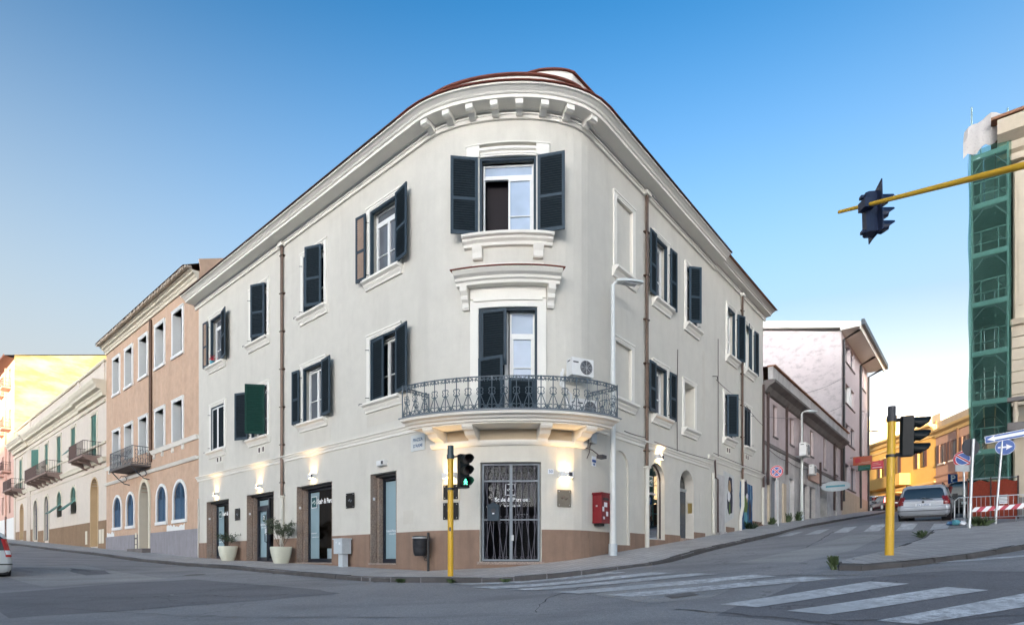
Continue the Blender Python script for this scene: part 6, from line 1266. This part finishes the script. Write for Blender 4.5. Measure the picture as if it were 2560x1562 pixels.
# street lamps
def lamp(s, o, h, label, wid=.1, L=.95):
    p = F(s, o, gz(s, o)); t = thing('street_lamp', label, 'street lamp', Matrix.Translation(p) @ VM(s, 0, 0).to_3x3().to_4x4() @ RZ(R_(58)), 'white street lamps on the rising street')
    a = MB(); a.tube([(0, 0, -.1), (0, 0, .35), (0, 0, .36)], wid*1.25, 10); a.build('foot', 'cab', t, True); a = MB(); a.tube([(0, 0, .3), (0, 0, h*.45), (0, 0, h-.1)], wid, 10, wid*.55); a.build('pole', 'polew', t, True)
    a = MB(); a.tube([(0, 0, h-.12), (0, -.08, h-.02), (0, -.25, h+.04)], .04, 8); a.build('arm', 'polew', t, True); rows = []; a = MB()
    for i in range(11):
        k = i/10; w_ = .15*math.sin(math.pi*min(1, .12+k*.82))**.6+.01; y = -.1-L*k; zc = h+.02+.1*k; rows.append([(-w_, y, zc-.02), (-w_*.8, y, zc+.05), (0, y, zc+.1*math.sin(math.pi*min(1, .15+k*.8))+.03), (w_*.8, y, zc+.05), (w_, y, zc-.02), (0, y, zc-.045)])
    ids = a.grid(rows, True); a.f.append(ids[0]); a.f.append(ids[-1]); a.build('lamp_head', 'polew', t, True); a = MB(); a.box(-.1, .1, -L*.85, -.35, h-.0, h+.03); a.build('lamp_glass', 'steel', t)
    return t
lamp(sr(.8), .42, 8.5, 'tall white street lamp at the foot of the rounded corner', .11); lamp(sr(24.8), .3, 6.85, 'white street lamp standing in front of the shabby house', .1, 1.1)
t = lamp(sr(58), -.8, 8.6, 'thin street lamp in front of the sunlit yellow house', .09, 1.6)
# ------------------------------------------------------------------ road signs
def disc_sign(t, mw, r, kind):
    a = MB(); a.disc((0, 0), r, -.008, .008, 32); b = a.build('sign_face', {'nostop': 'sred', 'nopark': 'sred', 'back': 'sback', 'arrow': 'sblue'}[kind], t, mw=mw)
    if kind in ('nostop', 'nopark'):
        a = MB(); a.disc((0, 0), r*.98, -.0105, -.0085, 32); a.build('white_ring', 'swhite', b); a = MB(); a.disc((0, 0), r*.955, -.0125, -.0108, 32); a.build('red_ring', 'sred', b); a = MB(); a.disc((0, 0), r*.74, -.0145, -.0128, 32); a.build('white_ring', 'swhite', b); a = MB(); a.disc((0, 0), r*.69, -.0165, -.0148, 32); a.build('blue_field', 'sblue', b)
        for an in ((45, -45) if kind == 'nostop' else (-38,)):
            a = MB(); ca, sa = math.cos(R_(an)), math.sin(R_(an)); L, wd = r*.84, r*.085
            a.prism([(-L*ca-wd*1.6*sa*-1, -L*sa-wd*1.6*ca), (L*ca+wd*1.6*sa, L*sa-wd*1.6*ca), (L*ca-wd*1.6*sa, L*sa+wd*1.6*ca), (-L*ca-wd*1.6*sa, -L*sa+wd*1.6*ca)], -.0185, -.0168); a.build('white_edge', 'swhite', b)
            a = MB(); a.prism([(-L*ca+wd*sa, -L*sa-wd*ca), (L*ca+wd*sa, L*sa-wd*ca), (L*ca-wd*sa, L*sa+wd*ca), (-L*ca-wd*sa, -L*sa+wd*ca)], -.0205-(an < 0)*.001, -.0188); a.build('red_bar', 'sred', b)
    if kind == 'arrow':
        a = MB(); a.disc((0, 0), r*.97, -.0105, -.0085, 32); a.build('white_ring', 'swhite', b); a = MB(); a.disc((0, 0), r*.93, -.0125, -.0108, 32); a.build('blue_field', 'sblue', b)
        a = MB(); a.prism([(-r*.7, -r*.1), (r*.15, -r*.1), (r*.08, -r*.36), (r*.72, 0), (r*.08, r*.36), (r*.15, r*.1), (-r*.7, r*.1)], -.0145, -.0128); a.build('white_arrow', 'swhite', b)
    return b
def post(t, a0, a1, r=.03, mat='steel'): a = MB(); a.tube([a0, a1], r, 8); a.build('post', mat, t, True)
s_ = sr(16.85); p = F(s_, 1.0, gz(s_, 1.0)); t = thing('no_stopping_sign', 'round blue and red no stopping sign on a leaning post', 'sign', T3(*p)); post(t, (0, 0, -.05), (-.1, .03, 3.1)); disc_sign(t, T3(-.1, -.05, 2.82) @ RZ(R_(-30)), .32, 'nostop')
x, y = 15.14, 19.21; z = gi(x, y); t = thing('sign_post', 'leaning galvanised post with the grey back of a round sign', 'sign', T3(x, y, z)); post(t, (0, 0, -.1), (.14, 0, 2.95), .045); disc_sign(t, T3(.1, .07, 2.68), .29, 'back'); a = MB(); a.box(-.42, .12, .05, .07, 1.88, 2.1); a.build('blank_plate', 'steel', t)
x, y = 17.3, 22.3; z = g(x, y); t = thing('no_parking_sign', 'round no parking sign half hidden behind the grey sign back', 'sign', T3(x, y, z)); post(t, (.1, 0, -.1), (.06, 0, 2.7), .035); disc_sign(t, T3(.0, -.05, 3.93-z) @ RZ(R_(-40)), .31, 'nopark')
x, y = 17.12, 20.55; z = gi(x, y)-.05; t = thing('direction_signs', 'leaning post with a round arrow sign and a one way plate', 'sign', T3(x, y, z)); post(t, (0, 0, -.1), (.27, 0, 3.15), .035); disc_sign(t, T3(.3, -.06, 4.04-z) @ RZ(R_(-38)), .28, 'arrow')
mw = T3(.33, -.12, 4.42-z) @ RZ(R_(-36)) @ Matrix.Rotation(R_(-7), 4, 'Y'); a = MB(); a.box(-.62, .62, -.01, .01, -.13, .13); b = a.build('one_way_plate', 'swhite', t, mw=mw); a = MB(); a.box(-.605, .605, -.014, -.0105, -.115, .115); a.build('blue_field', 'sblue', b); a = MB(); a.prism([(.55, -.055), (-.36, -.055), (-.34, -.11), (-.56, 0), (-.34, .11), (-.36, .055), (.55, .055)], -.018, -.0145); a.build('white_arrow', 'swhite', b)
x, y = 22.0, 29.0; z = g(x, y); t = thing('parking_sign', 'blue parking sign with a white letter P beyond the parked cars', 'sign', T3(x, y, z)); post(t, (0, 0, -.1), (0, 0, 1.9)); a = MB(); a.box(-.24, .24, -.06, -.045, 4.14-z-.26, 4.14-z+.22); b = a.build('panel', 'sblue', t); text('P', .46, T3(0, -.062, 4.13-z), 'text', t, off=.012)
# ------------------------------------------------------------------ work site: barrier, tape, netting
def barrier(p0, p1, label, h=.95):
    A, B = Vector((*p0, g(*p0)+.03)), Vector((*p1, g(*p1)+.03)); t = thing('crowd_barrier', label, 'barrier', T3(*A), 'steel crowd barriers round the works'); D = B-A; L = D.length; d = D/L; up = Vector((0, 0, 1)); r = .12
    a = MB(); pts = [Vector((0, 0, 0)), up*(h-r), up*h+d*r, up*h+d*(L-r), d*L+up*(h-r), d*L]; a.tube(pts, .02, 6); a.tube([up*.18, d*L+up*.18], .016, 5); a.build('frame', 'steel', t, True); n = int(L/.13)
    for i in range(1, n): a = MB(); a.tube([d*(L*i/n)+up*.18, d*(L*i/n)+up*h], .008, 4); a.build('bar', 'steel', t)
    nn = Vector((-d.y, d.x, 0))
    for k in (.15, .85): a = MB(); a.tube([d*L*k-nn*.25, d*L*k+up*.18, d*L*k+nn*.25], .015, 5); a.build('foot', 'steel', t)
barrier((16.75, 21.95), (18.45, 20.75), 'steel crowd barrier behind the leaning sign posts'); barrier((18.5, 20.7), (20.3, 19.6), 'steel crowd barrier at the right edge of the frame')
t = thing('barrier_tape', 'red and white striped tape strung along the crowd barrier', 'tape'); A, B = Vector((16.5, 20.9, 0)), Vector((20.3, 19.0, 0)); n = 26
def tp(k): q = A.lerp(B, k); return Vector((q.x, q.y, 1.86+.55*k-.12*math.sin(k*math.pi)))
for i in range(n):
    a_, b_ = tp(i/n), tp((i+1)/n); hh = .082+.01*math.sin(i); sk = (b_-a_)*.9; a = MB(); a.grid([[tuple(a_-Vector((0, 0, hh))), tuple(b_-Vector((0, 0, hh)))], [tuple(a_+sk+Vector((0, 0, hh))), tuple(b_+sk+Vector((0, 0, hh)))]]); a.build('red_stripe' if i % 2 else 'white_stripe', 'tapered' if i % 2 else 'tape', t)
def netfence(path, h, label):
    t = thing('netting_fence', label, 'fence', None, 'orange netting fences round the works')
    for x, y in path: a = MB(); a.tube([(x, y, g(x, y)), (x, y, g(x, y)+h+.15)], .03, 5); a.build('stake', 'rust', t)
    a = MB(); rows = []
    for (x0, y0), (x1, y1) in zip(path, path[1:]):
        for k in range(9): q = Vector((x0, y0, 0)).lerp(Vector((x1, y1, 0)), k/8); z = g(q.x, q.y); rows.append([(q.x, q.y, z+h*j/6-.05*math.sin(k*1.1)*(j == 6)) for j in range(7)])
    a.grid(rows); a.build('netting', 'onet', t, True); a = MB(); a.tube([(x, y, g(x, y)+h+.1) for x, y in path], .025, 5); a.build('top_rail', 'steel', t)
q = lambda u, o: (F(sr(u), o, 0).x, F(sr(u), o, 0).y)
netfence([q(31.5, 5.5), q(30, 8.3), q(24, 8.9), q(20, 9.1)], 1.65, 'long orange netting fence beyond the parked cars'); netfence([q(15.4, 8.75), q(14.8, 9.5), q(14.2, 10.3)], 1.5, 'orange netting fence in front of the scaffold foot')
c = q(14.5, 9.86); t = thing('notice_board', 'white works notice fixed on the orange netting', 'sign', T3(c[0]-.02, c[1]-.06, g(*c)+.75) @ RZ(R_(-40))); a = MB(); a.box(-.14, .14, -.01, 0, -.17, .17); a.build('sheet', 'sticker', t); a = MB()
for k in range(5): a.box(-.11, .11, -.013, -.0105, .1-.055*k, .12-.055*k)
a.build('printed_lines', 'sback', t, kind='stuff')
t = thing('rubbish_heap', 'heap of blue and white rubbish bags by the barrier end', 'rubbish', T3(16.45, 21.5, g(16.45, 21.5)))
for k, (x, y, r, m) in enumerate(((0, 0, .15, 'mur6'), (.18, -.1, .12, 'sticker'), (-.12, .12, .12, 'mur2'), (.25, .1, .13, 'sback'))):
    a = MB(); rows = []
    for i in range(6): rows.append([(x+r*math.cos(j*.785)*math.sin(.3+i*.5)*random.uniform(.8, 1.2), y+r*math.sin(j*.785)*math.sin(.3+i*.5)*random.uniform(.8, 1.2), max(0, r*.7*(1+math.cos(.3+i*.5))*random.uniform(.85, 1.1))) for j in range(8)])
    ids = a.grid(rows, True); a.f.append(ids[0]); a.f.append(ids[-1]); a.build('bag', m, t, True)
# ------------------------------------------------------------------ cars
def car(label, x, y, yaw, paint_, L=4.2, W=1.72, H=1.52, style='mpv', z=None, pitch=0, tailm='tail', lit=False, plate=None):
    z = g(x, y) if z is None else z
    t = thing('parked_car', label, 'car', T3(x, y, z) @ RZ(yaw) @ Matrix.Rotation(-pitch, 4, 'Y'), 'cars parked along the streets')     # local x forward from the rear bumper, y left
    w2 = W/2; zb = .22; belt = .58*H
    if style == 'mpv': SL = [(.20, .12, L-.12, .90), (.30, .02, L-.02, .97), (.46, .0, L, 1.0), (.56, .01, L-.02, 1.0), (.60, .05, L-.06, .985), (.80, .06, L-.35, .975), (belt, .10, L-.75, .955), (belt+.03, .12, L-1.0, .945), (belt+.22, .19, L-1.35, .89), (H-.18, .28, L-1.75, .83), (H-.07, .36, L-1.95, .77), (H-.01, .55, L-2.2, .66), (H, .8, L-2.4, .5)]
    else: SL = [(.20, .1, L-.12, .90), (.30, .02, L-.02, .97), (.46, .0, L, 1.0), (.6, .02, L-.03, .99), (.8, .05, L-.25, .975), (belt, .07, L-.7, .955), (belt+.03, .08, L-.85, .945), (belt+.25, .12, L-1.15, .89), (H-.18, .17, L-1.5, .83), (H-.07, .23, L-1.7, .77), (H-.01, .36, L-1.9, .66), (H, .6, L-2.1, .5)]
    def outl(x0, x1, hw, r=.2, off=0):
        x0 -= off; x1 += off; hw += off; c = []
        for cx, cy, a0 in ((x0+r, -hw+r, 180), (x1-r*1.6, -hw+r, 270), (x1-r*1.6, hw-r, 0), (x0+r, hw-r, 90)):
            rx = r if cx < (x0+x1)/2 else r*1.6
            for i in range(5): an = R_(a0+22.5*i); c.append((cx+rx*math.cos(an), cy+r*math.sin(an)))
        return c
    a = MB(); ids = a.grid([[(px, py, zz) for px, py in outl(x0, x1, w2*k, .16 if zz < belt else .13)] for zz, x0, x1, k in SL], True); a.f.append(ids[0]); a.f.append(ids[-1]); body = a.build('body', paint_, t, True)
    def at(zz):
        for (z0, a0, b0, k0), (z1, a1, b1, k1) in zip(SL, SL[1:]):
            if z0 <= zz <= z1: q = (zz-z0)/(z1-z0); return a0+(a1-a0)*q, b0+(b1-b0)*q, (k0+(k1-k0)*q)*w2
        return SL[-1][1], SL[-1][2], SL[-1][3]*w2
    g0, g1 = belt+.05, H-.13
    a = MB(); rows = []
    for j in range(7):
        zz = g0+(g1-g0)*j/6; x0, x1, hw = at(zz); m = (hw-.1) if j not in (0, 6) else hw-.16; rows.append([(x0-.008, -m+2*m*i/8, zz) for i in range(9)])
    a.grid(rows); rg = a.build('rear_window', 'gdark', t, True)
    a = MB(); x0, x1, hw = at(g0); a.tube([(x0-.02, 0, g0+.02), (x0-.03, -.2, g0-.02), (x0-.03, -.33, g0-.05)], .012, 4); a.build('wiper', 'trimblack', rg)
    for sg in (-1, 1):
        for k0, k1 in ((.12, .4), (.42, .66)):
            a = MB(); rows = []
            for j in range(5):
                zz = g0+(g1-g0)*j/4; x0, x1, hw = at(zz); xa, xb = x0+.2+(x1-x0-.5)*(k0*1.2-.1), x0+.2+(x1-x0-.5)*(k1*1.2+.0); rows.append([(xa, sg*(hw+.006), zz), (xb, sg*(hw+.006), zz)])
            a.grid(rows); a.build('side_window', 'gdark', t)
        a = MB(); rows = []
        for j in range(6):
            zz = (.64 if style == 'mpv' else .72)+((.98-.64) if style == 'mpv' else (H-.22-.72))*j/5; x0, x1, hw = at(zz); rows.append([(x0+.30, sg*(hw+.008), zz), (x0+.13, sg*(hw+.006), zz), (x0+.03, sg*(hw-.03), zz), (x0-.012, sg*(hw-.10), zz), (x0-.012, sg*(hw-.2 if style == 'mpv' else hw-.17), zz)])
        a.grid(rows); tl = a.build('tail_lamp', 'litred' if lit else tailm, t, True)
        if style != 'mpv':
            a = MB(); rows = []
            for j in range(3):
                zz = .80+.07*j; x0, x1, hw = at(zz); rows.append([(x0+.28, sg*(hw+.012), zz), (x0+.03, sg*(hw-.024), zz), (x0-.016, sg*(hw-.10), zz), (x0-.016, sg*(hw-.16), zz)])
            a.grid(rows); a.build('reversing_lamp', 'swhite', tl)
        a = MB(); x0, x1, hw = at(g0); a.box(x1-.55, x1-.42, sg*(hw+.02), sg*(hw+.2), g0+.02, g0+.17); a.build('mirror', 'trimblack', t)
        for xw in (.72, L-.82):
            a = MB(); a.tube([(xw, sg*(w2-.2), .31), (xw, sg*(w2-.0), .31)], .31, 20); wh = a.build('wheel', 'tyre', t, True); a = MB(); a.tube([(xw, sg*(w2-.02), .31), (xw, sg*(w2+.006), .31)], .2, 16); a.build('rim', 'rim', wh, True)
            a = MB(); a.tube([(xw, sg*(w2-.3), .32), (xw, sg*(w2+.002), .32)], .36, 20); a.build('wheel_arch', 'trimblack', t, True)
    a = MB(); rows = [[(px, py, zz) for px, py in outl(at(zz)[0], at(zz)[1], at(zz)[2], .16, .012)][15:20]+[(px, py, zz) for px, py in outl(at(zz)[0], at(zz)[1], at(zz)[2], .16, .012)][0:5] for zz in ((.46, .50) if style != 'mpv' else (.40, .43))]; a.grid(rows); a.build('bumper_strip', 'trimblack' if style != 'mpv' else 'sback', t)
    x0 = at(.62)[0]; a = MB(); a.box(x0-.03, x0-.012, -.26, .26, .585, .695); pm = a.build('licence_plate', 'plate', t)
    mwr = Matrix(((0, 1, 0, x0-.034), (-1, 0, 0, 0), (0, 0, 1, .64), (0, 0, 0, 1)))
    if plate: text(plate, .1, mwr, 'textb', t, off=.002, sx=.9)
    a = MB(); a.box(.1, L-.1, -w2*.86, w2*.86, .14, .24); a.build('underbody', 'trimblack', t)
    if style == 'mpv':
        a = MB(); x0 = at(.86)[0]; a.tube([(x0-.02, .07*math.cos(k*.4), .90+.045*math.sin(k*.4)) for k in range(17)], .008, 4); a.build('badge', 'rim', t); a = MB(); a.tube([(at(.74)[0]-.03, 0, .76), (at(.74)[0]-.005, 0, .76)], .045, 12); a.build('boot_lock', 'trimblack', t)
        for sg in (-1, 1): a = MB(); a.tube([(.6, sg*(w2*.68), H-.02), (.75, sg*w2*.68, H+.05), (2.2, sg*w2*.66, H+.05), (2.4, sg*w2*.66, H-.02)], .02, 5); a.build('roof_rail', 'trimblack', t)
    return t
yR, yL = math.atan2(dR.y, dR.x), math.atan2(dL.y, dL.x)
c = q(13.3, 7.4); car('silver estate car parked with its rear to the viewer', c[0], c[1], yR, 'silver', 4.25, 1.74, 1.44, 'mpv', g(*c)+.02, .08, plate='ZV 310NX')
c = q(17.6, 8.75); car('black hatchback parked in front of the silver car', c[0], c[1], yR, 'carblack', 4.0, 1.74, 1.62, 'hatch', g(*c)+.02, .08)
car('white hatchback with red rear lamps cut by the left edge', -17.15, 18.72, yL, 'carwhite', 3.6, 1.6, 1.54, 'hatch', -.57, .03, 'tail2')
car('pale car with dark sides parked below the yellow house', 37.0, 60.5, R_(10), 'carwhite', 4.0, 1.7, 1.5, 'hatch', zR(57)-.1)
car('dark car with a lit red rear lamp near the yellow house', 37.3, 56.5, R_(80), 'carred', 4.0, 1.7, 1.45, 'hatch', zR(54)-.1, 0, 'tail', True)
# overhead wires crossing to the pale block
for a_, b_, lb in (((sr(17.5), .1, 8.9), (sr(39.0), .3, 15.2), 'upper overhead wire running to the pale block'), ((sr(17.6), .1, 7.8), (sr(39.0), .3, 12.9), 'lower overhead wire running to the pale block')):
    p0, p1 = F(*a_), F(*b_); p1 = p1; mb = MB(); mb.tube([tuple(p0.lerp(p1, i/10)-Vector((0, 0, .5*4*(i/10)*(1-i/10)))) for i in range(11)], .012, 4); tag(mb.build('overhead_wire', 'black'), lb, 'wire', 'overhead wires')
